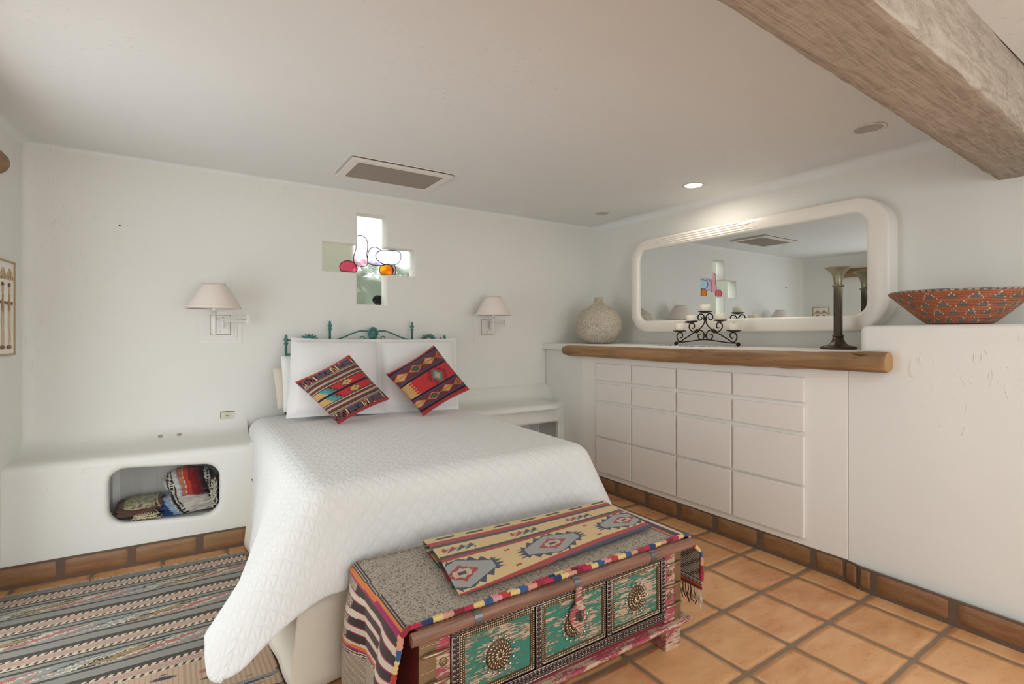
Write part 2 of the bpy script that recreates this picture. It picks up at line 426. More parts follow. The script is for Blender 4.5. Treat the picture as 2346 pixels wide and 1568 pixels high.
# ---------------------------------------------------------------- wooden beam
g = G()
def rough(x, y, z, k): return k*ns(x*7, y*11+3, z*9)+k*.6*ns(x*31, y*17, z*13)
x0, x1, y0, y1, z0, z1 = -1.2, 3.66, .545, .834, 2.167, 2.56
prof = [(y0, z1), (y0, z0+.003), (y0+.003, z0), ((y0+y1)/2, z0), (y1-.004, z0), (y1, z0+.005), (y1, z1)]
P2 = []
for a, b_ in zip(prof[:-1], prof[1:]):
    for k in range(4): P2.append((lerp(a[0], b_[0], k/4), lerp(a[1], b_[1], k/4)))
P2.append(prof[-1])
def bf(u, v):
    x = lerp(x0, x1, u); i = v*(len(P2)-1); y, z = P2[min(int(round(i)), len(P2)-1)]
    e = 1 if abs(z-z0) < .02 else .4
    edge = 1 if (abs(y-y0) < .01 or abs(y-y1) < .01) and abs(z-z0) < .01 else 0
    chip = max(0, ns(x*5.3, y*7)-.38)*.012*edge
    tq = (y-y0)/(y1-y0); y += lerp(.016*(x-1.42), .76+.028*(x-1.1)-y1, tq)
    return (x, y+rough(x, y, z, .004)+(chip if y < .6 else -chip), z+rough(y, x, z, .003*e)+chip*.8)
g.grid(bf, 300, len(P2)-1)
bmo = obj('wooden_beam', g, M_beam, label='rough-sawn brown timber beam crossing the ceiling at upper right', cat='beam')
# ---------------------------------------------------------------- plaster benches with niches
def rrect(cx, cz, hw, hh, r, n=10):
    pts = []
    for k, (sx, sz) in enumerate(((1, 1), (-1, 1), (-1, -1), (1, -1))):
        for i in range(n+1):
            a = k*PI/2+i/n*PI/2
            pts.append((cx+sx*(hw-r)+r*math.cos(a), cz+sz*(hh-r)+r*math.sin(a)))
    return pts
def bench(xa, xb, face, ztop, niche, slope, nz, origin, label, endr):
    rs = {}
    root = thing('plaster_bench', label, 'bench', origin)
    g = G(); (nx0, nx1, nz0, nz1, nr) = niche
    cx, cz, hw, hh = (nx0+nx1)/2, (nz0+nz1)/2, (nx1-nx0)/2, (nz1-nz0)/2
    def W(x, z, d): return (x, face(x)+d, z+slope*(x-cx))
    H = rrect(cx, cz, hw, hh, nr)
    zt = ztop-.045
    # fillet rings from the face into the niche
    rings = []
    fr = .028
    outer = []
    for (x, z) in H:
        dx, dz = x-cx, z-cz
        t = min((xb-cx)/dx if dx > 1e-6 else (xa-cx)/dx if dx < -1e-6 else 1e9, (zt-cz)/dz if dz > 1e-6 else (0-cz)/dz if dz < -1e-6 else 1e9)
        outer.append((cx+dx*t, cz+dz*t))
    for cxr, czr in ((xb, zt), (xa, zt), (xa, 0), (xb, 0)):   # snap nearest sample on each corner
        k = min(range(len(outer)), key=lambda i: abs(outer[i][0]-cxr)+abs(outer[i][1]-czr)); outer[k] = (cxr, czr)
    grown = []
    for (x, z) in H:
        dx, dz = x-cx, z-cz; grown.append((cx+dx*(hw+fr)/hw, cz+dz*(hh+fr)/hh))
    n = len(H)
    for t in (0, .5, 1.0): rings.append([(*[lerp(outer[i][q], grown[i][q], t) for q in (0, 1)], 0.0) for i in range(n)])
    for k in range(1, 7):
        a = k/6*PI/2; rings.append([(lerp(grown[i][0], H[i][0], math.sin(a)), lerp(grown[i][1], H[i][1], math.sin(a)), fr*(1-math.cos(a))) for i in range(n)])
    rings.append([(H[i][0], H[i][1], .06) for i in range(n)])
    vs = []
    for r, ring in enumerate(rings):
        kk = 0 if r == 0 else .5 if r == 1 else 1
        for (x, z, d) in ring: vs.append((x, face(x)+d, z+slope*(x-cx)*kk))
    fs = [(r*n+i, r*n+(i+1) % n, (r+1)*n+(i+1) % n, (r+1)*n+i) for r in range(len(rings)-1) for i in range(n)]
    g.add(vs, fs)
    # top: rounded nose, gently rising top, cove against the wall
    f0 = face(cx)
    pr = [(0, zt), (.003, zt+.014), (.010, zt+.026), (.022, zt+.035), (.04, zt+.041), (.07, zt+.045), (.12, zt+.050), (.18, zt+.056), (.24, zt+.066), (.29, zt+.082), (.325, zt+.11), (.34, zt+.15), (.345, zt+.19)]
    def tf(u, v):
        i = v*(len(pr)-1); k = int(round(i)); x = lerp(xa, xb, u); d, z = pr[k]
        y = face(x)+d if d < .2 else lerp(face(x)+d, f0+d, 1)
        if k == len(pr)-1: y = 4.0
        return (x, min(y, 4.0), z+nz*ns(x*3, d*5)*min(1, d/.05))
    g.grid(tf, 40, len(pr)-1, flip=False)
    # niche box
    bx0, bx1, by, bz0, bz1 = nx0-.012, nx1+.012, 3.99, nz0-.002, nz1+.06
    body = obj('bench_body', g, M_bench, root)
    g2 = G()
    def q(x, z, d): return W(x, z, d)
    yb_ = .33
    for (a, b_, c, d) in ((q(nx0-.01, nz0, .03), q(nx1+.01, nz0, .03), q(nx1+.01, nz0, yb_), q(nx0-.01, nz0, yb_)),
                          (q(nx0-.01, nz1+.02, .03), q(nx1+.01, nz1+.02, .03), q(nx1+.01, nz1+.02, yb_), q(nx0-.01, nz1+.02, yb_)),
                          (q(nx0-.01, nz0, .03), q(nx0-.01, nz0, yb_), q(nx0-.01, nz1+.02, yb_), q(nx0-.01, nz1+.02, .03)),
                          (q(nx1+.01, nz0, .03), q(nx1+.01, nz0, yb_), q(nx1+.01, nz1+.02, yb_), q(nx1+.01, nz1+.02, .03))):
        g2.add([a, b_, c, d], [(0, 1, 2, 3)], smooth=False)
    nb = 5
    for k in range(nb):   # board seams on the back
        xa_, xb_ = lerp(nx0-.01, nx1+.01, k/nb), lerp(nx0-.01, nx1+.01, (k+1)/nb)-.003
        g2.add([q(xa_, nz0, yb_), q(xb_, nz0, yb_), q(xb_, nz1+.02, yb_), q(xa_, nz1+.02, yb_)], [(0, 1, 2, 3)], smooth=False)
    g2.add([q(nx0-.01, nz0, yb_+.004), q(nx1+.01, nz0, yb_+.004), q(nx1+.01, nz1+.02, yb_+.004), q(nx0-.01, nz1+.02, yb_+.004)], [(0, 1, 2, 3)], smooth=False)
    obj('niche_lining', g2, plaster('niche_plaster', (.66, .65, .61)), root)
    if endr is not None:
        g3 = G(); g3.box(endr-.02, endr, face(endr)+.002, 4.0, 0, zt+.05); obj('end_wall', g3, M_bench, root)
    return root, pr, zt
bl, pr, zt = bench(-.87, .391, BY, .645, (-.345, .205, .237, .553, .085), -.07, .004, (-.2, 3.8, 0), 'white plaster bench left of the bed with a blanket niche in its face', .391)
br, _, _ = bench(1.93, 3.02, lambda x: 3.61+.11*sm(2.80, 3.02, x)**1.5, .715, (2.25, 2.93, .15, .545, .06), 0, .003, (2.5, 3.8, 0), 'small white plaster ledge between the bed and the drawer wall', 1.93)
M_plug = plain('tan_hole_plug', C(176, 164, 142), .6)
for root, pts, zz in ((bl, ((368, 1000), (411, 996)), .692), (br, ((1163, 929), (1181, 925.5)), .742)):
    for px, py in pts:
        y = 3.885; p = atY(px, py, y); g = G()
        zz = p[2]
        g.lathe([(.0135, -.004), (.0135, .003), (.010, .005), (.009, .002), (0, .002)], 20, Matrix.Translation((p[0], y, zz)) @ Matrix.Rotation(.42, 4, 'X'), cap=False)
        obj('hole_plug', g, M_plug, root)
# ---------------------------------------------------------------- stained glass cross window
YG = 4.118
win = thing('window_1', 'cross-shaped window with stained glass set deep in the back wall', 'window', (1.28, YG, 1.584))
del win['label'], win['category']
win['kind'] = 'structure'
def glassmat(name, col, rough, ps=30, bd=.004):
    m = N(name)
    tr = m.n('ShaderNodeBsdfRefraction'); m.put(tr.inputs['Color'], col); tr.inputs['IOR'].default_value = 1.02; tr.inputs['Roughness'].default_value = rough
    gl = m.n('ShaderNodeBsdfGlossy'); gl.inputs['Roughness'].default_value = .08; gl.inputs['Color'].default_value = (.9, .9, .9, 1)
    f = m.noise(ps, 4, .6, m.mapv(m.coord(), (1, 1, 2.2)), .6)
    bp = m.n('ShaderNodeBump'); m.put(bp.inputs['Height'], f); bp.inputs['Distance'].default_value = bd
    m.put(tr.inputs['Normal'], bp.outputs[0]); m.put(gl.inputs['Normal'], bp.outputs[0])
    tl = m.n('ShaderNodeBsdfTranslucent'); m.put(tl.inputs['Color'], col)
    s1 = m.n('ShaderNodeMixShader'); m.t.links.new(tr.outputs[0], s1.inputs[1]); m.t.links.new(tl.outputs[0], s1.inputs[2]); s1.inputs[0].default_value = .12
    s2 = m.n('ShaderNodeMixShader'); m.t.links.new(s1.outputs[0], s2.inputs[1]); m.t.links.new(gl.outputs[0], s2.inputs[2]); s2.inputs[0].default_value = .05
    tp = m.n('ShaderNodeBsdfTransparent'); m.put(tp.inputs['Color'], col)
    s3 = m.n('ShaderNodeMixShader'); m.t.links.new(s2.outputs[0], s3.inputs[1]); m.t.links.new(tp.outputs[0], s3.inputs[2]); s3.inputs[0].default_value = .5
    m.t.links.new(s3.outputs[0], m.out.inputs[0]); return m.m
g = G()
for (i, j) in hole:
    e = .004
    g.add([(xs[i], YG+.004, zs[j]), (xs[i+1], YG+.004, zs[j]), (xs[i+1], YG+.004, zs[j+1]), (xs[i], YG+.004, zs[j+1])], [(0, 1, 2, 3)], smooth=False)
o = obj('clear_textured_glass', g, glassmat('ripple_glass', (.96, .95, .87), .32, 60, .03), win)
def gp(pts): return [atY(560+x/2.852, 450+y/2.852, YG) for x, y in pts]
M_came = plain('lead_came', C(44, 34, 34), .5, .3)
panes = {
 'pink_tall_glass': (C(255, 214, 228), [(742, 256), (765, 256), (790, 272), (804, 305), (803, 350), (799, 385), (805, 420), (800, 450), (775, 459), (740, 456), (718, 440), (712, 410), (716, 380), (726, 350), (729, 310), (728, 275)]),
 'lilac_glass': (C(234, 226, 255), [(806, 372), (822, 342), (848, 333), (872, 340), (888, 354), (866, 366), (856, 388), (866, 415), (890, 435), (914, 450), (850, 452), (818, 442), (804, 425)]),
 'pale_blue_glass': (C(224, 240, 255), [(888, 357), (950, 354), (1005, 362), (1019, 378), (1021, 405), (1008, 432), (980, 448), (920, 446), (880, 428), (858, 402), (860, 372)]),
 'rose_glass': (C(255, 150, 180), [(628, 488), (620, 462), (632, 436), (660, 423), (690, 424), (718, 440), (733, 468), (728, 494), (680, 494)]),
 'pink_crescent_glass': (C(250, 214, 226), [(962, 513), (972, 485), (962, 453), (978, 452), (987, 480), (982, 513)]),
 'amber_glass': (C(255, 186, 60), [(892, 514), (880, 485), (888, 456), (915, 448), (950, 450), (966, 478), (960, 513)]),
 'black_glass': (C(40, 40, 38), [(888, 652), (862, 650), (842, 662), (836, 682), (846, 700), (862, 707), (888, 707)])}
for k, (nm, (col, pts)) in enumerate(panes.items()):
    P = gp(pts); sp = spline(P+[P[0]], 4)[:-1]; g = G(); dy = -.004-.0012*k
    n = len(sp); cen = sum(sp, Vector())/n
    vs = [(p[0], p[1]+dy, p[2]) for p in sp]+[(p[0], p[1]+dy+.003, p[2]) for p in sp]
    g.add(vs, [list(range(n)), [n+i for i in range(n)][::-1]]+[(i, n+i, n+(i+1) % n, (i+1) % n) for i in range(n)], smooth=False)
    po = obj(nm, g, glassmat(nm, col, .12 if nm != 'black_glass' else .3, 14), win)
    g = G(); g.tube([(p.x, p.y+dy, p.z) for p in sp+[sp[0], sp[1]]], .0033, 6, cap=False)
    obj('lead_came', g, M_came, po)
# things outside the window
M_ext = plaster('outside_stucco', C(120, 116, 100))
g = G(); g.box(-3.5, 1.62, 5.7, 6.0, -.1, 2.95)
obj('garden_wall', g, M_ext, label='dull tan stucco wall outside behind the left arm of the cross window', cat='wall')
g = G()
rr = random.Random(3)
for k in range(2600):
    c = (rr.uniform(1.5, 5.5), rr.uniform(6.2, 6.7), rr.uniform(0, 1)**.6*2.24)
    a = rr.uniform(0, 6.3); s = rr.uniform(.04, .08)
    t = Vector((math.cos(a), rr.uniform(-.5, .5), math.sin(a)))*s; q = Vector((-math.sin(a)*.5, rr.uniform(-.5, .5), math.cos(a)*.5))*s
    c = Vector(c); g.add([c-t, c-q, c+t, c+q], [(0, 1, 2, 3)])
for k in range(70): g.ball((rr.uniform(1.6, 5.4), 6.55+rr.uniform(-.1, .1), rr.uniform(.2, 1.86)), (.5, .22, .38), 6)
obj('hedge', g, plain('hedge_leaf', C(104, 118, 98), .6), label='grey-green hedge outside the cross window', cat='hedge', kind='stuff')
g = G(); g.box(-4, 7, 4.3, 12, -.2, -.02); obj('patio', g, plain('patio_ground', C(170, 160, 140), .9, nscale=8), kind='structure')
# ================================================================ built-in drawers, counter, log
root = thing('drawer_cabinet', 'long white built-in cabinet with sixteen flat drawers under the log counter', 'cabinet', (3.02, 2.37, .126))
g = G(); g.box(3.02, 3.12, 1.29, 3.445, .124, 1.155); obj('face_frame', g, M_paint, root, bevel=.002)
cols = [(1.514, 1.955), (1.975, 2.400), (2.417, 2.836), (2.850, 3.249)]
rows = [(.953, 1.096), (.781, .926), (.473, .757), (.168, .459)]
for c0, c1 in cols:
    for r0, r1 in rows:
        g = G(); g.box(3.001, 3.021, c0, c1, r0, r1); obj('drawer', g, M_drawer, root, bevel=.003)
g = G(); g.box(2.985, XR, 1.235, YB, 1.195, 1.255)
obj('countertop', g, M_wall, label='white plaster counter top above the drawers, behind the log edge', cat='countertop', origin=(3.3, 2.6, 1.2), bevel=.01)
def logmesh(p0, p1, r0, r1, nose=.1, seed=0, wob=.004):
    g = G(); p0 = Vector(p0); p1 = Vector(p1); t = (p1-p0).normalized(); up = Vector((0, 0, 1)); a = t.cross(up).normalized(); b_ = a.cross(t)
    def fn(u, v):
        # u around, v along
        th = u*2*PI; L = (p1-p0).length; s = v*L
        r = lerp(r0, r1, v)*(1+.05*ns(s*2.2+seed, math.cos(th), math.sin(th)))+wob*ns(s*7, math.cos(th)*2+seed, math.sin(th)*2)
        if nose and s < nose: r *= .42+.58*math.sqrt(1-(1-s/nose)**2)
        if s > L-.01: r *= .985
        c = p0+t*s+b_*(.006*math.sin(s*1.7+seed))
        q = c+(a*math.cos(th)+b_*math.sin(th))*r
        return tuple(q)
    def vmap(j, nv): return j
    nv = 120
    vs_fn = lambda u, v: fn(u, (v*nv/nv) if v > .06 else v)
    g.grid(vs_fn, 32, nv, closeu=True)
    last = [len(g.v)-32+i for i in range(32)]; cen = sum((Vector(g.v[i]) for i in last), Vector())/32
    k = len(g.v); g.v.append(tuple(cen)); 
    for i in range(32): g.f.append([last[i], last[(i+1) % 32], k]); g.c.append(None); g.mi.append(1); g.sm.append(False)
    first = list(range(32)); g.f.append(first[::-1]); g.c.append(None); g.mi.append(0 if nose else 1); g.sm.append(False)
    return g
M_logm = M_log
g = logmesh((2.975, 3.665, 1.192), (2.972, 1.082, 1.205), .047, .052, .11, 2)
obj('log_counter_edge', g, [M_logm, M_logend], label='peeled brown log running along the front edge of the counter', cat='log', origin=(2.975, 2.4, 1.2))
# cracks / knots on the log: small dark slivers
# ---------------------------------------------------------------- wall mirror
mir = thing('wall_mirror', 'long wide mirror with rounded white frame above the counter', 'mirror', (3.6, 2.32, 1.366))
def rr4(y0, y1, z0, z1, r, n=12):
    P = []
    for (cy, cz, a0) in ((y1-r, z1-r, 0), (y0+r, z1-r, PI/2), (y0+r, z0+r, PI), (y1-r, z0+r, 1.5*PI)):
        for i in range(n+1):
            a = a0+i/n*PI/2; P.append((cy+r*math.cos(a), cz+r*math.sin(a)))
    return P
Oo = rr4(1.282, 3.352, 1.366, 2.205, .20); Oi = rr4(1.405, 3.262, 1.468, 2.108, .085)
n = len(Oo); g = G()
prof = [(0, 3.655), (0, 3.545), (.04, 3.533), (.12, 3.529), (.85, 3.529), (.94, 3.533), (.985, 3.543), (1, 3.556), (1, 3.60)]
vs = []
for t, x in prof:
    for (a, b_) in zip(Oo, Oi): vs.append((x, lerp(a[0], b_[0], t), lerp(a[1], b_[1], t)))
g.add(vs, [(r*n+i, r*n+(i+1) % n, (r+1)*n+(i+1) % n, (r+1)*n+i) for r in range(len(prof)-1) for i in range(n)])
obj('mirror_frame', g, plain('mirror_frame_paint', C(236, 230, 220), .3), mir)
m = N('mirror_silver'); sp = m.sstep(m.noise(3.2, 3, .5, m.coord(), .4), .66, .80)
m.set(Metallic=1.0, Base_Color=m.mix(m.math('MULTIPLY', sp, .25), (.80, .84, .85), (.62, .55, .48)), Roughness=m.math('MULTIPLY', sp, .12))
g = G(); Og = rr4(1.395, 3.272, 1.458, 2.118, .09); g.prism(Og, lambda u, w_, d: (3.554+d, u, w_), 0, .006); obj('mirror_glass', g, m.m, mir)
# carved reeding in the upper left of the frame
g = G()
for k, (zz, y0_, y1_) in enumerate(((2.186, 2.20, 3.02), (2.168, 2.10, 3.10), (2.150, 2.16, 3.12), (2.132, 2.06, 3.06))):
    g.tube([(3.531, y0_, zz+.012), (3.528, y0_+.08, zz+.002), (3.528, (y0_+y1_)/2, zz), (3.528, y1_-.1, zz-.002), (3.531, y1_, zz-.012)], [.001, .0035, .004, .004, .001], 8)
obj('reeded_carving', g, plain('mirror_frame_paint_b', C(236, 230, 220), .3), mir)
# ---------------------------------------------------------------- woven vase
vc = (3.33, 3.57); zb = 1.256
m = N('rope_vase'); co = m.coord(); x, y, z = m.xyz(co)
vo = m.n('ShaderNodeTexVoronoi', feature='DISTANCE_TO_EDGE'); m.put(vo.inputs['Vector'], m.mapv(co, (120, 120, 150)))
vo.inputs['Scale'].default_value = 1
e = m.sstep(vo.outputs[0], .0, .17)
nz = m.noise(120, 3, .6, co)
m.set(Base_Color=m.mix(m.math('MULTIPLY', e, m.math('ADD', .6, nz)), C(170, 144, 112), C(242, 233, 214)), Roughness=.8); m.bump(e, .0045, 1)
vt = thing('woven_vase', 'round cream woven vase with narrow neck at the left end of the counter', 'vase', (*vc, zb))
prof = [(.0, 0), (.085, 0), (.115, .012), (.150, .05), (.174, .10), (.182, .15), (.180, .20), (.168, .25), (.142, .295), (.108, .328), (.078, .352), (.056, .374), (.045, .396), (.040, .42), (.038, .438), (.030, .440), (.029, .40), (.0, .39)]
prof = [(r*1.19 if r > .06 else r, z) for r, z in prof]
pp = [(v.x, v.z) for v in spline([(r, 0, z) for r, z in prof[:-3]], 4)]+prof[-3:]
g = G(); MM = Matrix.Translation((*vc, zb))
def vf(u, v):
    i = v*(len(pp)-1); k = int(round(i)); r, z = pp[min(k, len(pp)-1)]
    knob = .0035 if (0.02 < z < .36) else .001
    r2 = max(0, r+knob*math.sin(u*2*PI*46+(int(z/.0125) % 2)*PI)*math.sin(z/.0125*PI) if r > .03 else r)
    return (vc[0]+r2*math.cos(u*2*PI), vc[1]+r2*math.sin(u*2*PI), zb+z)
g.grid(vf, 180, len(pp)-1, closeu=True); obj('vase_body', g, m.m, vt)
# ---------------------------------------------------------------- lace mat, candle holder, candles
g = G(); rr = random.Random(5)
def cn(u, v): return (lerp(3.20, 3.42, v)+.004*math.sin(u*60), lerp(2.06, 2.80, u)+.004*math.sin(v*40), 1.2572)
def lc(u, v):
    if v < .09 and math.sin(u*70+2*math.sin(u*23)) > .1: return C(70, 66, 62)
    if v < .16 and math.sin(u*110) > .4: return C(150, 120, 84)
    return C(226, 222, 214)
g.grid(cn, 140, 24, lc); obj('table_runner', g, M_weave, label='thin white mat with dark flecked edge under the candle holder', cat='mat', origin=(3.31, 2.43, 1.257), solid=.003)
XC, YCn = 3.345, 2.412
chd = thing('candle_holder', 'dark wrought iron scroll candle holder for five candles on the counter', 'candle holder', (XC, YCn, 1.2605))
SH, SV = .000312, .000283
def L2(px, py): return ((px-1105)*SH, (1305-py)*SV)
def W2(h, v, d=0): return (XC+d, YCn-h, 1.2605+v)
S1 = [(1005, 535), (1010, 580), (980, 615), (930, 615), (900, 570), (905, 500), (950, 455), (1010, 455), (1060, 500), (1085, 560), (1090, 640), (1060, 730), (1000, 810), (920, 880), (850, 925), (760, 935), (680, 890), (640, 810), (650, 740), (710, 695), (770, 715), (795, 770), (785, 820), (745, 840), (710, 820)]
S2 = [(345, 1085), (385, 1105), (425, 1080), (440, 1030), (420, 980), (360, 955), (300, 980), (265, 1050), (275, 1130), (320, 1190), (375, 1210), (500, 1130), (650, 1040), (830, 940), (900, 905), (960, 895), (1030, 925), (1070, 990), (1075, 1060), (1050, 1120), (990, 1155), (930, 1120), (900, 1060), (920, 1010), (985, 1010)]
for sgn in (1, -1):
    for nm, S in (('upper_scroll', S1), ('lower_scroll', S2)):
        P = [W2(sgn*L2(x, y)[0], L2(x, y)[1]) for x, y in S]
        g = G(); sp = spline(P, 4); rr_ = [.0048*min(1, .35+i/8, .35+(len(sp)-1-i)/8) for i in range(len(sp))]; g.tube(sp, rr_, 8); obj(nm, g, M_iron, chd)
    g = G(); P = [(1105, 1150), (980, 1155), (800, 1180), (480, 1222), (300, 1226), (215, 1232), (190, 1262), (205, 1290), (260, 1296)]
    P = [W2(sgn*L2(x, y)[0], L2(x, y)[1]) for x, y in P]; g.tube(spline(P, 4), .0045, 8)
    h, v = L2(240, 1262); g.ball(W2(sgn*h, v-.002), (.016, .016, .0085), 6); obj('foot_bar', g, M_iron, chd)
for (x, y, r) in ((1105, 585, 0), (1105, 1045, 0), (862, 920, .5), (1348, 920, -.5)):
    g = G(); h, v = L2(x, y); g.add(*(lambda B: (B.v, B.f))(G().box(-.008, .008, -.012, .012, -.014, .014)), M=Matrix.Translation(W2(h, v)) @ Matrix.Rotation(r*1.9, 4, 'X'), smooth=False)
    obj('collar', g, M_iron, chd)
M_wax = plain('candle_wax', C(240, 232, 214), .5); M_wax.node_tree.nodes['Principled BSDF'].inputs['Subsurface Weight'].default_value = .3
M_wax.node_tree.nodes['Principled BSDF'].inputs['Subsurface Radius'].default_value = (.02, .015, .01)
CL = ((1105, 398, 190, 1, 0, 'topmost of the five white candles on the iron holder'), (695, 665, 185, 1, .10, 'white candle on the second step, nearer the vase, of the iron holder'),
      (1515, 640, 190, 1, 0, 'white candle on the second step, nearer the tall candlestick, of the iron holder'), (350, 915, 190, 0, 0, 'pointed white candle at the lowest vase-side end of the iron holder'), (1860, 915, 190, 1, -.03, 'white candle at the lowest end of the iron holder nearer the tall candlestick'))
wick = plain('wick', C(60, 50, 44), .9)
for (x, y, hh, flat, tilt, lab) in CL:
    h, v = L2(x, y); T = Matrix.Translation(W2(h, v)) @ Matrix.Rotation(-tilt, 4, 'X')
    g = G(); g.lathe([(0, -.012), (.010, -.010), (.030, -.006), (.050, .000), (.054, .004), (.052, .005), (.048, .001), (0, 0)], 24, T, cap=False); obj('candle_plate', g, M_iron, chd)
    ct = thing('pillar_candle', lab, 'candle', W2(h, v+.002), 'candles on the iron holder'); H = hh*SV
    g = G(); top = [(.037, H-.004), (.034, H), (0, H+(-.002 if flat else .012))]
    g.lathe([(0, .0015), (.037, .0015), (.0385, .006)]+top, 28, T, cap=False); obj('wax', g, M_wax, ct)
    g = G(); p = T @ Vector((0, 0, H-.003)); q = T @ Vector((.001, 0, H+(.008 if flat else .02))); g.cyl(p, q, .0012, n=6); obj('wick', g, wick, ct)
# ---------------------------------------------------------------- tall candlestick
m = N('aged_brass'); f = m.noise(14, 4, .6, m.mapv(m.coord(), (1, 1, .5)), .5); z = m.xyz(m.coord())[2]
m.set(Base_Color=m.mix(m.sstep(m.math('ADD', z, m.math('MULTIPLY', f, .1)), .37, .50), m.mix(f, C(58, 48, 44), C(96, 84, 72)), m.mix(f, C(120, 116, 92), C(190, 182, 150))), Metallic=.75, Roughness=.38)
m.bump(f, .002)
cx, cy, cz = 3.37, 1.492, 1.255
cs = thing('candlestick', 'tall dark column candlestick with flared pale top at the right end of the counter', 'candlestick', (cx, cy, cz))
T = Matrix.Translation((cx, cy, cz))
g = G(); g.lathe([(0, 0), (.095, 0), (.098, .006), (.096, .014), (.088, .018), (.060, .024), (.042, .036), (.033, .055), (.027, .078), (0, .078)], 40, T, cap=False); obj('base', g, m.m, cs)
g = G()
def colf(u, v):
    a = u*2*PI; r = .0225+.0012*math.cos(a*14); z = lerp(.085, .385, v); return (cx+r*math.cos(a), cy+r*math.sin(a), cz+z)
g.grid(colf, 112, 6, closeu=True)
for zz in (.082, .388): g.lathe([(.018, -.008), (.028, -.007), (.031, 0), (.028, .007), (.018, .008)], 32, Matrix.Translation((cx, cy, cz+zz)), cap=False)
obj('column', g, m.m, cs)
g = G(); g.lathe([(.022, .395), (.024, .42), (.030, .45), (.042, .475), (.060, .492), (.072, .499), (.071, .502), (.058, .496), (.038, .478), (.024, .46), (0, .455)], 40, T, cap=False); obj('flared_cup', g, m.m, cs)
# ---------------------------------------------------------------- coiled basket bowl
bc = Vector((3.29, .895, 1.3935)); NR = 22
def bowlcol(u, v):
    ring = int(v*NR); a = u*19   # rows of triangles
    row = ring//5; k = ring % 5; off = .5*(row % 2)
    if ring >= NR-1: return C(96, 96, 92) if math.sin(u*400) > 0 else C(170, 160, 140)
    if ring % 5 == 0: return C(170, 100, 68)
    f = abs(((a+off) % 1)-.5)*2       # 0 centre of a triangle
    half = 1.0-(k-.5)/4.0
    edge = f-half*.80
    if edge < -.12: return C(104, 104, 98)
    if edge < .02: return C(226, 190, 150) if (int(u*250)+ring) % 2 == 0 else C(150, 86, 58)
    return C(168, 98, 66) if (int(u*300)+ring) % 3 else C(146, 82, 54)
g = G()
def bowlf(u, v, inner=0):
    z = .006+.160*v; r = .125+.165*v**.93; ringph = abs(math.sin(v*NR*PI)); r2 = r+(.0035*ringph if not inner else -.007-.002*ringph)
    a = u*2*PI; return (bc.x+r2*math.cos(a), bc.y+r2*math.sin(a), bc.z+z+.002*math.sin(a*3)*v)
g.grid(lambda u, v: bowlf(u, v), 360, NR*4, bowlcol, closeu=True)
g.grid(lambda u, v: bowlf(u, v, 1), 120, NR*2, lambda u, v: bowlcol(u, v), closeu=True, flip=True)
g.grid(lambda u, v: tuple(Vector(bowlf(u, 1)).lerp(Vector(bowlf(u, 1, 1)), v)+Vector((0, 0, .004*math.sin(v*PI)))), 120, 4, lambda u, v: C(110, 106, 98) if math.sin(u*700) > 0 else C(176, 150, 122), closeu=True)
for zz, s in ((.0015, 1), (.010, -1)):
    n0 = 40; g.add([(bc.x+(.126)*math.cos(2*PI*i/n0), bc.y+.126*math.sin(2*PI*i/n0), bc.z+zz) for i in range(n0)], [list(range(n0))[::-s]], [C(150, 84, 54)])
mb = fabric('coiled_basketry', attr=True, wscale=500, rough=.55, sheen=0)
mb.node_tree.nodes['Principled BSDF'].inputs['Specular IOR Level'].default_value = .45
obj('basket_bowl', g, mb, label='wide rust coiled basket bowl with grey triangle pattern on the low wall', cat='basket', origin=tuple(bc))
# ---------------------------------------------------------------- recessed lights, vent, sconces, outlets
M_can = plain('light_can', C(176, 168, 156), .35, .3)
em = N('lamp_glow'); em.b.inputs['Emission Color'].default_value = (1, .93, .84, 1); em.b.inputs['Emission Strength'].default_value = 9
labs = ('recessed ceiling light that is switched on above the middle of the mirror', 'recessed ceiling light, off, in the corner above the vase', 'recessed ceiling light, off, nearest the timber beam')
for k, (x, y) in enumerate(((3.23, 2.432), (3.278, 3.465), (3.135, 1.235))):
    t = thing('recessed_light', labs[k], 'ceiling light', (x, y, ZC), 'recessed lights in the ceiling')
    T = Matrix.Translation((x, y, ZC)); r = .062 if k < 2 else .068
    g = G(); g.lathe([(r, -.0006), (r+.014, -.0008), (r+.015, -.003), (r+.001, -.0045), (r, -.0006)], 40, T, cap=False); obj('trim_ring', g, M_white, t)
    if k == 0:
        g = G(); g.lathe([(0, -.0022), (r*.6, -.003), (r, -.0012)], 32, T, cap=False); obj('glowing_lens', g, em.m, t)
        l = bpy.data.lights.new('downlight', 'AREA'); l.shape = 'DISK'; l.size = .11; l.energy = 3.2; l.color = (1, .90, .78); l.spread = 2.9
        lo = bpy.data.objects.new('downlight', l); COL.objects.link(lo); lo.parent = t; lo.location = (0, 0, -.007)
    else:
        g = G(); g.lathe([(r-.001, -.0008), (r*.93, -.0015), (r*.5, -.0025), (0, -.003)], 32, T, cap=False); obj('reflector', g, M_can, t)
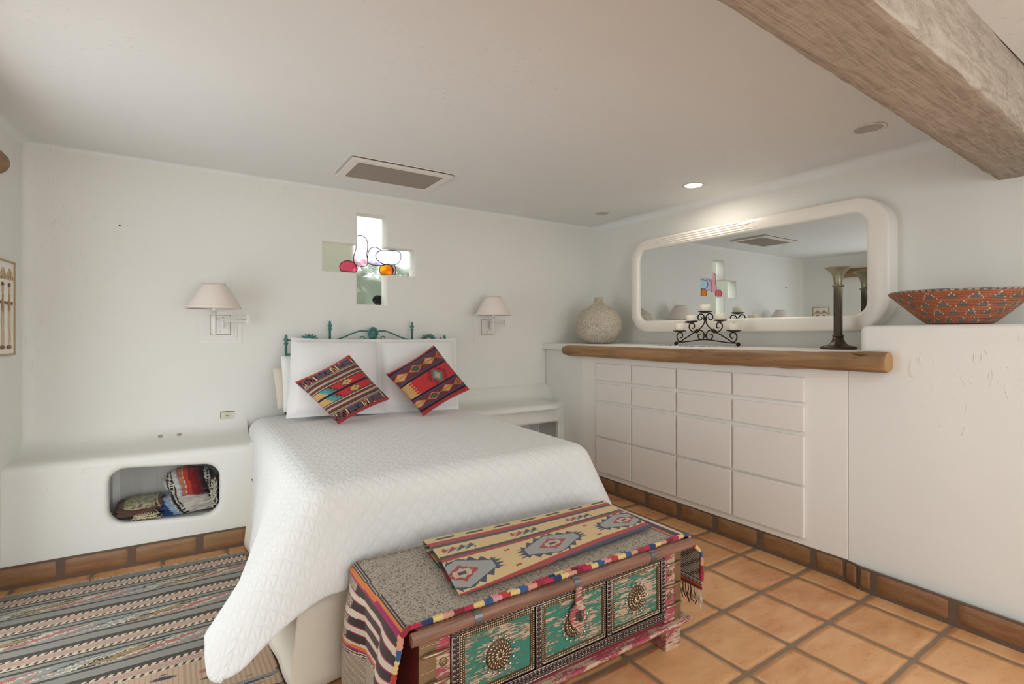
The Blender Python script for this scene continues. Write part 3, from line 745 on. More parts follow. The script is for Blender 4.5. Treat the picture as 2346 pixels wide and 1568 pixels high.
# air vent
vt = thing('air_vent', 'white framed rectangular return air grille in the ceiling above the bed', 'vent', (1.25, 3.41, ZC))
g = G(); vx0, vx1, vy0, vy1 = .905, 1.605, 3.195, 3.625; fw = .05
for (a, b_, c, d) in ((vx0, vx1, vy0, vy0+fw), (vx0, vx1, vy1-fw*.6, vy1), (vx0, vx0+fw, vy0+fw, vy1-fw*.6), (vx1-fw, vx1, vy0+fw, vy1-fw*.6)):
    g.box(a, b_, c, d, ZC-.022, ZC-.006)
M_ventf = plain('vent_frame_paint', C(232, 226, 218), .4)
obj('vent_frame', g, M_ventf, vt, bevel=.002)
g = G()
for k in range(34):
    y = lerp(vy0+fw, vy1-fw*.6, (k+.5)/34); g.box(vx0+fw, vx1-fw, y-.0025, y+.0025, ZC-.018, ZC-.008)
for k in range(10):
    x = lerp(vx0+fw, vx1-fw, (k+.5)/10); g.box(x-.001, x+.001, vy0+fw, vy1-fw*.6, ZC-.019, ZC-.017)
M_ventd = plain('vent_grille_grey', C(168, 158, 146), .6); obj('vent_grille', g, M_ventd, vt)
g = G(); g.box(vx0+fw*.5, vx1-fw*.5, vy0+fw*.5, vy1-fw*.4, ZC-.0075, ZC-.004); obj('vent_backing', g, plain('vent_filter', C(120, 112, 102), .9), vt)
g = G(); o_ = .022
for (a, b_, c, d) in ((vx0-o_, vx1+o_, vy0-o_, vy0-o_+.010), (vx0-o_, vx0-o_+.008, vy0-o_+.01, vy1), (vx1+o_-.008, vx1+o_, vy0-o_+.01, vy1)): g.box(a, b_, c, d, ZC-.006, ZC-.0005)
obj('outer_trim', g, M_ventf, vt, bevel=.001)
g = G(); g.box(vx0-o_+.008, vx1, vy0-o_+.010, vy0+.002, ZC-.003, ZC-.0008); obj('dark_gap', g, plain('vent_gap', C(70, 64, 58), .9), vt)
# swing-arm wall lamps
def sconce(x0, lab):
    t = thing('wall_lamp', lab, 'wall lamp', (x0+.13, YB, 1.285), 'swing-arm lamps beside the bed')
    Mp = plain('lamp_plate_paint', (.80, .775, .735), .5)
    g = G(); w_ = .26
    for k, (a, b_, dep) in enumerate(((0, 0, .006), (.030, .022, .012), (.052, .044, .018))):
        g.box(x0+a, x0+w_-a*.95, YB-dep, YB-.0003, 1.285+b_, 1.285+.255-b_*.8)
    obj('stepped_plate', g, Mp, t, bevel=.0015)
    g = G(); g.box(x0+.072, x0+.188, YB-.026, YB-.017, 1.285+.062, 1.285+.190); obj('backbox', g, Mp, t, bevel=.002)
    g = G()
    for s in ((.070, .192, .058, .061), (.070, .192, .191, .194)): g.box(x0+s[0], x0+s[1], YB-.0195, YB-.0181, 1.285+s[2], 1.285+s[3])
    g.box(x0+.0695, x0+.072, YB-.0195, YB-.0181, 1.285+.058, 1.285+.194); g.box(x0+.189, x0+.192, YB-.0195, YB-.0181, 1.285+.058, 1.285+.194)
    obj('painted_shadow_line', g, plain('lamp_shadow_line', C(140, 120, 96), .8), t)  # thin brown strips paint the shade line around the backbox
    g = G(); g.cyl((x0+.14, YB-.03, 1.42), (x0+.14, YB-.075, 1.42), .007); g.cyl((x0+.14, YB-.07, 1.465), (x0+.14, YB-.07, 1.385), .010)
    for zz in (1.458, 1.435): g.box(x0+.14, x0+.29, YB-.075, YB-.065, zz-.006, zz+.006)
    g.box(x0+.28, x0+.30, YB-.085, YB-.055, 1.42, 1.475)
    g.tube([(x0+.29, YB-.07, 1.447), (x0+.20, YB-.15, 1.447), (x0+.085, YB-.20, 1.447)], .006, 8)
    obj('swing_arm', g, Mp, t)
    g = G(); cx, cy = x0+.085, YB-.20
    g.cyl((cx, cy, 1.338), (cx, cy, 1.50), .013, n=20)
    obj('lamp_stem', g, Mp, t)
    for kp in ((x0+.15, YB-.03, 1.40), (x0+.125, YB-.03, 1.365)): g = G(); g.ball(kp, .0065, 6); obj('knob', g, Mp, t)
    g = G()
    for k in (0, 1): pass
    def sf(u, v):
        r = lerp(.155, .062, v)+(.006 if v == 0 else 0)+.004*math.sin(v*PI); a = u*2*PI; return (cx+r*math.cos(a), cy+r*math.sin(a), lerp(1.513, 1.675, v))
    g.grid(sf, 48, 10, closeu=True)
    for zz, r in ((1.5135, .156), (1.675, .0625)): g.tube([(cx+r*math.cos(i/24*PI), cy+r*math.sin(i/24*PI), zz) for i in range(49)], .0018, 6, cap=False)
    Ms = N('lamp_shade_linen'); Ms.set(Base_Color=C(232, 220, 210), Roughness=.8); Ms.b.inputs['Transmission Weight'].default_value = 0
    so = obj('lamp_shade', g, Ms.m, t, solid=.002)
    g = G(); g.ball((cx, cy, 1.555), (.028, .028, .036), 8); g.cyl((cx, cy, 1.50), (cx, cy, 1.53), .013); obj('bulb', g, plain('bulb_glass', (.85, .84, .8), .2), t)
sconce(.097, 'white swing-arm wall lamp with cone shade left of the bed')
sconce(2.212, 'white swing-arm wall lamp with cone shade right of the bed')
def outlet(x0, x1, z0, z1, lab, dark):
    t = thing('wall_outlet', lab, 'outlet', ((x0+x1)/2, YB, z0)); y = YB-.006; mid = (z0+z1)/2
    g = G(); g.box(x0, x1, y, YB-.0005, z0, z1); obj('outlet_plate', g, plain('outlet_ivory', C(214, 206, 188), .4), t, bevel=.0015)
    g = G(); g.box(x0+.02, x1-.02, y-.002, y, mid-.014, mid+.014); obj('receptacle', g, plain('receptacle_ivory', C(204, 194, 170), .4), t, bevel=.001)
    g = G(); g.box((x0+x1)/2-.012, (x0+x1)/2+.006, y-.0026, y-.0016, mid-.0015, mid+.0015)
    obj('slot', g, plain('outlet_slot', C(110, 96, 78), .7), t)
    if dark:
        g = G(); 
        for zz in (z1+.003, z0-.007): g.box(x0-.006, x1+.006, YB-.0012, YB-.0002, zz, zz+.004)
        g.box(x0-.004, x0-.001, YB-.0012, YB-.0002, z0, z1)
        obj('edge_gap', g, plain('outlet_gap', C(62, 54, 46), .9), t)
outlet(.232, .310, .765, .806, 'small outlet with dark gaps around its plate left of the bed', True)
outlet(2.245, 2.360, .782, .825, 'pale outlet on the wall right of the bed above the ledge', False)
p = atY(275, 518, YB); g = G(); g.cyl((p[0], YB+.002, p[2]), (p[0], YB-.018, p[2]), .003, n=8); g.ball((p[0], YB-.018, p[2]), .005, 5)
obj('nail', g, M_iron, label='small dark nail in the bare back wall above the left lamp', cat='nail', origin=(p[0], YB, p[2]))
# ---------------------------------------------------------------- left wall: log lintel and framed picture
a = LW(.49, 2.205, -.03); b_ = LW(2.9, 2.205, -.03)
g = logmesh(b_, a, .068, .062, 0, 5); obj('log_lintel', g, [M_logm, M_logend], label='round brown log fixed high on the left wall, its cut end showing', cat='log', origin=a)
pic = thing('framed_picture', 'framed picture of brown husk figures on the left wall', 'picture', LW(.26, 1.235, -.01))
S0, S1_, PZ0, PZ1 = .165, .385, 1.233, 1.742
def LB(g, s0, s1, z0, z1, d0, d1, **kw):
    vs = [LW(s, z, d) for z in (z0, z1) for d in (d0, d1) for s in (s0, s1)]
    return g.add(vs, [(0, 2, 3, 1), (4, 5, 7, 6), (0, 1, 5, 4), (2, 6, 7, 3), (0, 4, 6, 2), (1, 3, 7, 5)], smooth=False, **kw)
g = G(); fw = .009
LB(g, S0, S1_, PZ0, PZ0+fw, -.014, -.001); LB(g, S0, S1_, PZ1-fw, PZ1, -.014, -.001); LB(g, S0, S0+fw, PZ0+fw, PZ1-fw, -.014, -.001); LB(g, S1_-fw, S1_, PZ0+fw, PZ1-fw, -.014, -.001)
obj('picture_frame', g, plain('gilt_frame', C(176, 146, 98), .4, .3), pic, bevel=.001)
g = G(); LB(g, S0+fw, S1_-fw, PZ0+fw, PZ1-fw, -.008, -.002); obj('mat_board', g, plain('mat_white', C(238, 234, 224), .6), pic)
def fig(s, k, lab):
    g = G(); tan, brn, pal = C(178, 146, 108), C(132, 96, 62), C(206, 186, 160)
    def el(ds, z, w_, h, col, tilt=0):
        c = LW(s+ds, z, -.009); L = math.hypot(1, .0963); M = Matrix.Translation(c) @ Matrix.Rotation(math.atan2(.0963, -1)*0, 4, 'Z') @ Matrix.Rotation(tilt, 4, 'X')
        B = G().ball((0, 0, 0), (.004, w_, h), 5); g.add(B.v, B.f, [col]*len(B.f), M=M)
    el(0, 1.44, .017, .055, pal); el(0, 1.50, .020, .045, tan); el(0, 1.405, .021, .045, pal)
    el(-.009, 1.335, .006, .05, pal); el(.010, 1.335, .006, .05, pal); el(.0, 1.455, .010, .035, brn)
    el(-.03, 1.515, .018, .009, brn); el(.03, 1.515, .018, .009, brn); el(0, 1.55, .008, .022, tan); el(0, 1.585, .016, .024, pal)
    el(0, 1.612, .022, .013, brn)
    for q in range(9):
        a = (q-4)*.22; el(math.sin(a)*.045*-1, 1.645+.025*math.cos(a), .005, .034, tan if q % 2 else pal, a)
    el(.0, 1.278, .045, .012, brn)
    obj('husk_figure', g, M_weave, pic)
fig(.232, 0, ''); fig(.315, 1, '')
# ================================================================ bed
X0, X1, YFT, YHD = .385, 1.925, 2.065, 3.88
bed = thing('bed', 'double bed with green iron headboard and cream skirt under the white quilt', 'bed', (1.15, 2.95, 0))
def ztop(y): return lerp(.735, .762, sm(2.1, 3.8, y))
M_cream = fabric('cream_cotton', C(232, 224, 206), wscale=500)
M_linen = fabric('white_linen', (.83, .825, .80), wscale=500, bd=.0004)
g = G(); g.box(X0+.02, X1-.02, YFT+.01, YHD, .475, .715); obj('mattress', g, M_linen, bed, bevel=.09, seg=6)
g = G(); g.box(X0+.01, X1-.01, YFT+.005, YHD, .28, .472); obj('box_spring', g, fabric('taupe_ticking', C(214, 200, 176)), bed, bevel=.02)
def skirt(name, pts, sub):
    g = G(); P = [Vector(p) for p in pts]; Ls = [0]
    for a, b_ in zip(P[:-1], P[1:]): Ls.append(Ls[-1]+(b_-a).length)
    def fn(u, v):
        s = u*Ls[-1]
        for k in range(len(Ls)-1):
            if s <= Ls[k+1]+1e-9: break
        t = (P[k+1]-P[k]).normalized(); n_ = Vector((t.y, -t.x, 0)); q = P[k]+t*(s-Ls[k])
        w_ = 1-v
        fold = w_*(.012*math.sin(s*11+1)+.006*math.sin(s*27))+.010*w_*abs(math.sin(s*6.3))**8
        q = q+n_*(.004+fold+.03*w_)
        return (q.x, q.y, lerp(.012, .415, v))
    g.grid(fn, sub, 10); return obj(name, g, M_cream, bed, solid=.003)
skirt('side_skirt', [(X0, YHD, 0), (X0, YFT+.005, 0)][::1], 90) if False else None
def skirt2(name, a, b_, n_, sub):
    a = Vector(a); b_ = Vector(b_); L = (b_-a).length; t = (b_-a)/L; n_ = Vector(n_); g = G()
    def fn(u, v):
        s = u*L; w_ = 1-v
        pl = math.exp(-((s-.0)/.03)**2)+math.exp(-((s-L)/.03)**2)
        pleat = 0
        for c in (.24, .62, 1.02, 1.36): pleat += math.exp(-((s-c)/.012)**2)
        q = a+t*(s+(.5-u)*-.11*w_*1.0)+n_*(.006+w_*(.012*math.sin(s*9+1)+.005*math.sin(s*23)+.045)-.012*pleat*w_-.004*pleat)
        return (q.x, q.y, lerp(.012, .415, v))
    g.grid(fn, sub, 10); return obj(name, g, M_cream, bed, solid=.003)
skirt2('foot_skirt', (X0, YFT, 0), (X1, YFT, 0), (0, -1, 0), 200)
skirt2('side_skirt', (X0, YHD, 0), (X0, YFT, 0), (-1, 0, 0), 200)
skirt2('side_skirt', (X1, YFT, 0), (X1, YHD, 0), (1, 0, 0), 200)
# headboard
M_green = plain('green_painted_iron', C(70, 124, 116), .5, .2, 60, .0006)
HB = obj('headboard', (lambda g: (g.cyl((.634, 3.93, 1.195), (1.888, 3.93, 1.195), .008), g)[-1])(G()), M_green, bed)
g = G(); g.cyl((.634, 3.93, .55), (1.888, 3.93, .55), .010); obj('lower_rail', g, M_green, HB)
def post(x, zt_, big=1.0):
    g = G(); T = Matrix.Translation((x, 3.93, 0)); r = .0085
    g.lathe([(r, .02), (r, zt_-.075), (r*1.7, zt_-.070), (r*1.9, zt_-.064), (r, zt_-.058), (r*1.2, zt_-.052), (r*2.1, zt_-.040), (r*1.2, zt_-.026), (r*.9, zt_-.022), (r*1.3, zt_-.013), (.001, zt_)], 14, T)
    obj('headboard_post', g, M_green, HB)
post(.634, 1.345); post(.939, 1.45); post(1.593, 1.448); post(1.888, 1.342)
cx = 1.266
for s in (1, -1):
    g = G(); P = [(cx+s*.31, 3.93, 1.296), (cx+s*.24, 3.93, 1.318), (cx+s*.12, 3.93, 1.366), (cx+s*.065, 3.93, 1.372), (cx+s*.03, 3.93, 1.366)]
    g.tube(spline(P, 6), .0055, 8); obj('top_bar', g, M_green, HB)
    g = G(); P = [(cx+s*.10, 3.93, 1.315), (cx+s*.092, 3.93, 1.327), (cx+s*.072, 3.93, 1.326), (cx+s*.066, 3.93, 1.306), (cx+s*.082, 3.93, 1.286), (cx+s*.05, 3.93, 1.272), (cx+s*.02, 3.93, 1.29)]
    g.tube(spline(P, 6), .0045, 8); obj('scroll', g, M_green, HB)
    g = G(); hx = cx+s*.475
    for k in range(9):
        a = (k-4)*.33; L = .034+.010*math.cos(a); c = (hx+math.sin(a)*L*1.15, 3.93, 1.288+math.cos(a)*L)
        g.ball(c, (.008, .006, .017), 5, Matrix.Rotation(a, 4, 'Y'))
        g.ball((hx+math.sin(a)*L*1.75, 3.93, 1.286+math.cos(a)*L*1.35), (.006, .005, .006), 4)
    g.tube(spline([(hx-.09, 3.93, 1.262), (hx-.055, 3.93, 1.282), (hx, 3.93, 1.29), (hx+.055, 3.93, 1.282), (hx+.09, 3.93, 1.262)], 5), .006, 8)
    g.ball((hx, 3.93, 1.292), (.016, .008, .014), 6); g.ball((hx, 3.93, 1.335), (.010, .006, .010), 5)
    obj('leaf_ornament', g, M_green, HB)
    g = G(); ex = cx+s*.632; g.tube([(ex, 3.93, 1.30), (ex-s*.045, 3.93, 1.305), (ex-s*.05, 3.93, 1.318)], .005, 8); g.cyl((ex, 3.93, 1.20), (ex-s*.3, 3.93, 1.20), .009); obj('side_bracket', g, M_green, HB)
g = G(); g.ball((cx, 3.925, 1.338), (.034, .012, .050), 10); 
for k in range(11):
    a = (k-5)*.30; g.ball((cx+math.sin(a)*.034, 3.920, 1.346+math.cos(a)*.046), (.010, .009, .012), 5)
for k in range(3): g.ball((cx, 3.914, 1.30+k*.022), (.020+.004*k, .006, .006), 5)
g.cyl((cx, 3.93, 1.195), (cx, 3.93, 1.30), .007); obj('shell_crest', g, M_green, HB)
# ---------------------------------------------------------------- quilt
m = N('white_quilt'); uv = m.n('ShaderNodeUVMap', uv_map='uv').outputs[0]; u_, v_, _ = m.xyz(uv)
def ln(q, wd):
    f = m.math('FRACT', m.math('ADD', q, 100.0)); e = m.math('MINIMUM', f, m.math('SUBTRACT', 1.0, f)); return m.math('POWER', m.sstep(e, 0.0, wd), .6)
d1 = ln(m.math('DIVIDE', m.math('ADD', u_, m.math('MULTIPLY', v_, .9)), .074), .30)
d2 = ln(m.math('DIVIDE', m.math('SUBTRACT', u_, m.math('MULTIPLY', v_, .9)), .074), .30)
d3 = ln(m.math('DIVIDE', u_, .037), .30)
h = m.math('MULTIPLY', m.math('MULTIPLY', d1, d2), m.math('ADD', .35, m.math('MULTIPLY', d3, .65)))
h = m.math('ADD', h, m.math('MULTIPLY', m.noise(45, 3, .6, m.mapv(uv, (1, 1, 1))), .35))
m.set(Base_Color=m.mix(h, (.75, .745, .72), (.775, .77, .745)), Roughness=.85); m.b.inputs['Sheen Weight'].default_value = .15; m.b.inputs['Specular IOR Level'].default_value = .15
m.bump(h, .004, .55); M_quilt = m.m
e_ = .11; QL, QR, QF = .66, .58, .44
qx0, qx1, qy0 = X0+e_, X1-e_, YFT+e_
W_, Lq = qx1-qx0, YHD-.01-qy0
def quilt(s, t):
    # the two free corners of the cloth are cut round
    for (cs, ct, sx) in ((-QL, -QF, -1), (W_+QR, -QF, 1)):
        rc = .17; ox, oy = cs-sx*rc, ct+rc
        if (s-ox)*sx > 0 and t < oy:
            a_, b_ = abs(s-ox), abs(t-oy); m_ = max(a_, b_); h_ = math.hypot(a_, b_)
            if h_ > 1e-6: s, t = ox+(s-ox)*m_/h_, oy+(t-oy)*m_/h_
    qs = max(0, -s, s-W_); sg = -1 if s < 0 else 1; qt = max(0, -t)
    x = qx0+min(max(s, 0), W_); y = qy0+max(t, 0); z = ztop(y)+.004
    tt = max(t, 0); ss = min(max(s, 0), W_)
    side = lambda tt_: .05+.56*math.exp(-(tt_/.55)**1.5)
    crown = .012*math.sin(PI*ss/W_)+.004*ns(ss*3, tt*3)
    z += sm(0, .3, tt)*crown*min(1, ss/.2, (W_-ss)/.2 if W_-ss < .2 else 1) if qs == 0 and qt == 0 else 0
    r = math.hypot(qs, qt)
    if r < 1e-6: return (x, y, z)
    th = math.atan2(qt, qs)
    if sg > 0: phi_s = .04+.34*math.exp(-(tt/.5)**1.5)
    else: phi_s = side(tt)
    ds_corner = min(ss, W_-ss)
    phi_f = .03+.30*math.exp(-(ss/.16)**1.3)*(1 if sg < 0 or s < W_/2 else 0)+(.2*math.exp(-((W_-ss)/.16)**1.3))
    k = sm(0, PI/2, th)
    phi = lerp(phi_s, phi_f, k) if qs > 0 and qt > 0 else (phi_s if qs > 0 else phi_f)
    if qs > 0 and qt > 0: phi += .10*math.sin(2*th)
    R = .11; aR = R*(PI/2-phi)
    if r < aR: o_, d_ = R*math.sin(r/R), R*(1-math.cos(r/R))
    else:
        o_ = R*math.cos(phi)+(r-aR)*math.sin(phi); d_ = R*(1-math.sin(phi))+(r-aR)*math.cos(phi)
    rip = max(0, r-.12)*(.022*math.sin((tt if qs > 0 else ss)*13+2)+.03*ns(tt*5, ss*5, 2))
    if qs > 0 and qt > 0: rip *= lerp(1, .3, sm(0, .12, min(qs, qt)))
    o_ += rip
    if qs > 0 and y > 3.45: o_ = min(o_, lerp(o_, .103, sm(3.45, 3.60, y)))
    dx = sg*math.cos(th) if qs > 0 else 0; dy = -math.sin(th) if qt > 0 else 0
    return (x+dx*o_, y+dy*o_, max(.015, z-d_))
g = G(); nu, nv = 230, 190
us = [-QL+(W_+QL+QR)*i/nu for i in range(nu+1)]
def hem(s):  return -QF-.012*math.sin(s*5+1)
g.grid(lambda a, b_: quilt(-QL+(W_+QL+QR)*a, lerp(hem(-QL+(W_+QL+QR)*a), Lq, b_)), nu, nv)
g.uv = [(-QL+(W_+QL+QR)*i/nu, lerp(-QF, Lq, j/nv)) for j in range(nv+1) for i in range(nu+1)]
# round the two free corners of the quilt
qo = obj('quilt', g, M_quilt, label='white diamond-stitched quilt draped over the bed down to its hanging corner', cat='quilt', origin=(1.15, 2.9, .74), solid=.007)
# ---------------------------------------------------------------- pillows
def pillow(name, c4, T, mat, label, cat='pillow', colfn=None, n=40, pinch=.05, group=None, flange=0, seed=0, uvs=False, tag_=None):
    """c4: corners (u,v)=(0,0),(1,0),(1,1),(0,1) in world; bulge T (full thickness)"""
    P = [Vector(p) for p in c4]; nrm = (P[1]-P[0]).cross(P[3]-P[0]).normalized()
    if nrm.y > 0: nrm = -nrm
    cen = sum(P, Vector())/4; g = G()
    def base(u, v):
        q = P[0].lerp(P[1], u).lerp(P[3].lerp(P[2], u), v)
        k = pinch*(math.sin(PI*u)*abs(2*v-1)**3*(.6)+math.sin(PI*v)*abs(2*u-1)**3*.6)
        return q.lerp(cen, k)
    def th(u, v):
        a = max(0, 1-abs(2*u-1)**2.6); b_ = max(0, 1-abs(2*v-1)**2.6)
        w_ = (a*b_)**.5
        if flange:
            du = min(u, 1-u); dv = min(v, 1-v); w_ *= sm(flange*.5, flange*1.8, min(du, dv)*1.0)*.9+.1*sm(0, .02, min(du, dv))
        return w_
    def fr(u, v): 
        return tuple(base(u, v)+nrm*(T/2*th(u, v)+.008*ns(u*3+seed, v*3)*th(u, v)+.005*ns(u*9+seed-v*4, v*2.5, 3)*th(u, v)))
    def bk(u, v): return tuple(base(u, v)-nrm*(T/2*th(u, v)))
    g.grid(fr, n, n, colfn); g.grid(bk, n, n, (lambda u, v: colfn(.02, .02)) if colfn else None, flip=True)
    return obj(name, g, mat, label=label, cat=cat, group=group, origin=tuple(min(P, key=lambda p: p.z)))
yS = lambda z: lerp(3.47, 3.76, (z-.78)/.55)
def onlean(px, py, y0, z0, y1, z1):
    y = y0
    for _ in range(20):
        p = atY(px, py, y); y = lerp(y0, y1, (p[2]-z0)/(z1-z0))
    return Vector(atY(px, py, y))
def C4(pts, y0, z0, y1, z1): return [onlean(px, py, y0, z0, y1, z1) for px, py in pts]
pillow('euro_sham', C4([(655, 960), (880, 948), (872, 778), (666, 774)], 3.50, .78, 3.78, 1.32), .19, M_linen, 'large white pillow sham leaning on the headboard behind the striped left cushion', flange=.05, seed=1, pinch=.04)
pillow('euro_sham', C4([(868, 948), (1052, 942), (1044, 775), (860, 778)], 3.52, .78, 3.79, 1.32), .19, M_linen, 'large white pillow sham leaning on the headboard behind the red diamond cushion', flange=.05, seed=4, pinch=.04)
pillow('pillow', C4([(650, 945), (800, 940), (800, 812), (643, 816)], 3.66, .78, 3.86, 1.25), .10, M_linen, 'white pillow peeking out left of the left sham', seed=9, pinch=.03)
pillow('pillow', C4([(636, 938), (780, 935), (780, 835), (624, 843)], 3.76, .78, 3.90, 1.2), .07, fabric('beige_cotton', C(218, 206, 190)), 'beige pillow corner furthest left against the wall', seed=12, pinch=.03)
RED, MAR, PUR, BLK, GRY, GLD, TEA = C(184, 54, 56), C(104, 58, 60), C(84, 66, 92), C(40, 32, 36), C(150, 140, 122), C(196, 158, 100), C(76, 146, 148)
CRM = C(214, 196, 160)
def stair(x, n=8): return math.floor(x*n)/n
def kp_left(u, v):
    def tri(x): return abs((x % 1)-.5)*2
    if v < .05 or v > .95 or (u > .93 and (v < .09)): return RED
    w_ = v if v < .5 else 1-v; uu = u if v < .5 else u*1.0
    if w_ < .17:
        a = tri(u*2.3+w_*1.4+.2*math.sin(stair(u, 60)*50)); 
        if a < .14: return CRM if int(u*90) % 3 else BLK
        if a < .32: return C(150, 74, 52)
        if a < .48: return BLK
        return PUR if int(w_*60) % 3 else C(96, 90, 92)
    if w_ < .36:
        k = (w_-.17)/.19
        if .22 < k < .46 or .68 < k < .90: return MAR
        return C(176, 162, 136) if int(k*44) % 3 else C(70, 56, 52)
    if w_ < .368: return BLK
    if w_ > .485: return C(44, 34, 52)
    k = (w_-.368)/.117
    uc = .56 if v < .5 else .60
    d = abs(u-uc)/.15+abs(k-.5)*1.5
    d += .18*tri(u*22)
    if d < .22: return C(70, 96, 96)
    if d < .78: return GLD
    if d < .92: return BLK
    f = u-.10*k if v < .5 else u-.10*(1-k)
    f += .035*tri(k*3)
    if f < .10: return GLD
    if f < .20: return TEA
    if f < .27: return C(96, 110, 104)
    if f < .29: return BLK
    if u > .93: return TEA if u > .96 else C(96, 110, 104)
    return RED
def kp_right(u, v):
    def tri(x): return abs((x % 1)-.5)*2
    if v < .035 or v > .93: return RED
    w_ = v if v < .5 else 1-v
    lo = .035 if v < .5 else .07
    if w_ < lo+.035: return BLK
    if w_ < .33:
        k = (w_-lo-.035)/(.33-lo-.035); kk = abs(k-.5)
        ph = (u*3.6+(.15 if v < .5 else .35)); a = tri(ph); cell = int(ph+.0)
        if kk < .30*(1-a*1.15)+.02:
            edge = kk > .30*(1-a*1.15)-.06
            if edge: return C(206, 112, 72)
            return (GLD, C(60, 84, 78), GLD, C(160, 78, 52))[cell % 4] if kk > .03 else C(120, 96, 60)
        if kk < .03 and int(u*90) % 2: return C(206, 112, 72)
        if kk > .40: return PUR
        return C(104, 56, 54) if kk < .3 else C(92, 58, 74)
    if w_ < .36: return BLK
    k = (v-.5)/.14
    d = abs(u-.60)/.115+abs(k)*.95
    star = min(abs(u-.6)/.03+abs(k)*1.0, abs(u-.6)*30*.5+abs(k)*3.2)
    if abs(u-.6)/.05+abs(k)/.55 < 1 and (abs(k) < .18 or abs(u-.6) < .018): return GLD
    if d < .72: return TEA
    dd = d+.3*tri(k*4)
    if dd < 1.12: return C(110, 104, 96)
    if dd < 1.9 and tri(k*4) < .28 and .3 < abs(u-.6)/.13 < 1.9: return BLK
    if u < .16-.09*tri(v*20)+.03*tri(v*50): return C(190, 150, 92)
    if u > .985: return GLD
    return RED
pillow('kilim_cushion', C4([(675, 876), (800, 813), (893, 915), (775, 973)], 3.27, .775, 3.46, 1.25), .14, M_weave, 'woven cushion with many maroon and grey stripes and red stepped middle', 'cushion', kp_left, 170, .10)
pillow('kilim_cushion', C4([(884, 858), (994, 791), (1076, 893), (970, 954)], 3.27, .775, 3.48, 1.27), .14, M_weave, 'woven cushion with purple diamond bands and a red middle with turquoise diamond', 'cushion', kp_right, 170, .10, seed=5)
# ================================================================ rug
def rugcol(x, p):
    """x along the stripes, p = distance from the back edge"""
    gy, dk, sal, crm_, nav = C(134, 131, 119), C(58, 46, 38), C(196, 152, 128), C(204, 190, 164), C(52, 54, 70)
    j = .004*math.sin(x*3)+.008*ns(x*2, p*1.5)
    p = p+j; per = .3145
    if p < .045: return C(116, 118, 112)
    q = (p-.045) % per; band = int((p-.045)/per)
    if p > 1.08:
        if q < .02: return gy
        w_ = ns(stair(x, 140)*7+band*9, p*42)+.25*ns(x*1.3, p*9)
        if w_ > .42: return nav
        if w_ < -.44: return C(176, 96, 80) if x < .1 else C(150, 120, 92)
        return C(190, 160, 132) if int(x*160) % 3 else C(172, 142, 114)
    if q < .013: return dk
    if q < .09:
        k = (q-.013)/.077; hk = (x*34+k*.9) % 1
        if k < .22: return crm_ if hk < .55 else dk
        if k > .78: return crm_ if hk < .55 else dk
        if .33 < k < .67: return C(146, 142, 134) if (int(x*70)+int(k*14)) % 2 else sal
        return sal
    if q < .105: return dk if q > .094 else crm_
    if q < .125: return gy
    if q < .139: return dk
    if q < .235:
        k = (q-.139)/.096
        ph = x*1.55+band*.17+.55*k; a = (ph % 1)
        jag = .035*ns(stair(q, 340)*400, x*2)+.05*ns(stair(x, 110)*90, stair(q, 300)*30)
        b_ = a+jag*2; e = abs(k-.5)
        if .12 < k < .88:
            if abs(b_-.25) < .15*(1-e*1.2): return C(150, 120, 76) if abs(b_-.25) < .09 and e < .3 else C(40, 36, 44)
            if abs(b_-.25) < .20-.1*e: return crm_
            if abs(b_-.53) < .055*(1.2-e): return C(170, 92, 78)
            if abs(b_-.63) < .025: return crm_
            if abs(b_-.84) < .03: return C(170, 92, 78) if k > .5 else nav
            if abs(b_-.95) < .018: return crm_
        return C(136, 138, 130)
    if q < .249: return dk
    if q < .30: return gy
    return dk
g = G(); rx0, rx1, ry0, ry1 = -.95, .325, 3.515, 1.75
def rugf(u, v):
    x = lerp(max(rx0, xl(lerp(ry0, ry1, v))+.03), rx1, u)+.010*math.sin(v*9)*u; y = lerp(ry0, ry1, v)-.055*(x-.0)
    return (x, y, .007+.002*ns(x*4, y*4)+.012*max(0, math.sin((x-.05)*9+y*3))*math.exp(-((y-3.25)/.10)**2)*sm(-.2, .1, x))
nu, nv = 340, 560
g.grid(rugf, nu, nv, lambda u, v: rugcol(lerp(rx0, rx1, u), v*(ry0-ry1)))
rug = obj('flatweave_rug', g, M_weave, label='long striped flatweave rug in grey, black, salmon and tan left of the bed', cat='rug', origin=(-.3, 2.6, 0), solid=.005)
g = G(); rr = random.Random(11)
for k in range(150):
    u = k/150+rr.uniform(-.003, .003); x, y, z = rugf(u, 0); L = rr.uniform(.02, .045); a = rr.uniform(-1.1, 1.1)+.5*math.sin(k*.4)
    P = [(x, y-.004, .008), (x+math.sin(a)*L*.4, y+math.cos(a)*L*.45, .012), (x+math.sin(a*1.6)*L*.8, y+math.cos(a)*L*.8, .010), (x+math.sin(a)*L+rr.uniform(-.01, .01), y+L*math.cos(a*1.2), .006)]
    g.tube(P, .0013, 5)
obj('rug_fringe', g, fabric('fringe_cotton', C(190, 176, 150)), rug, kind='stuff')
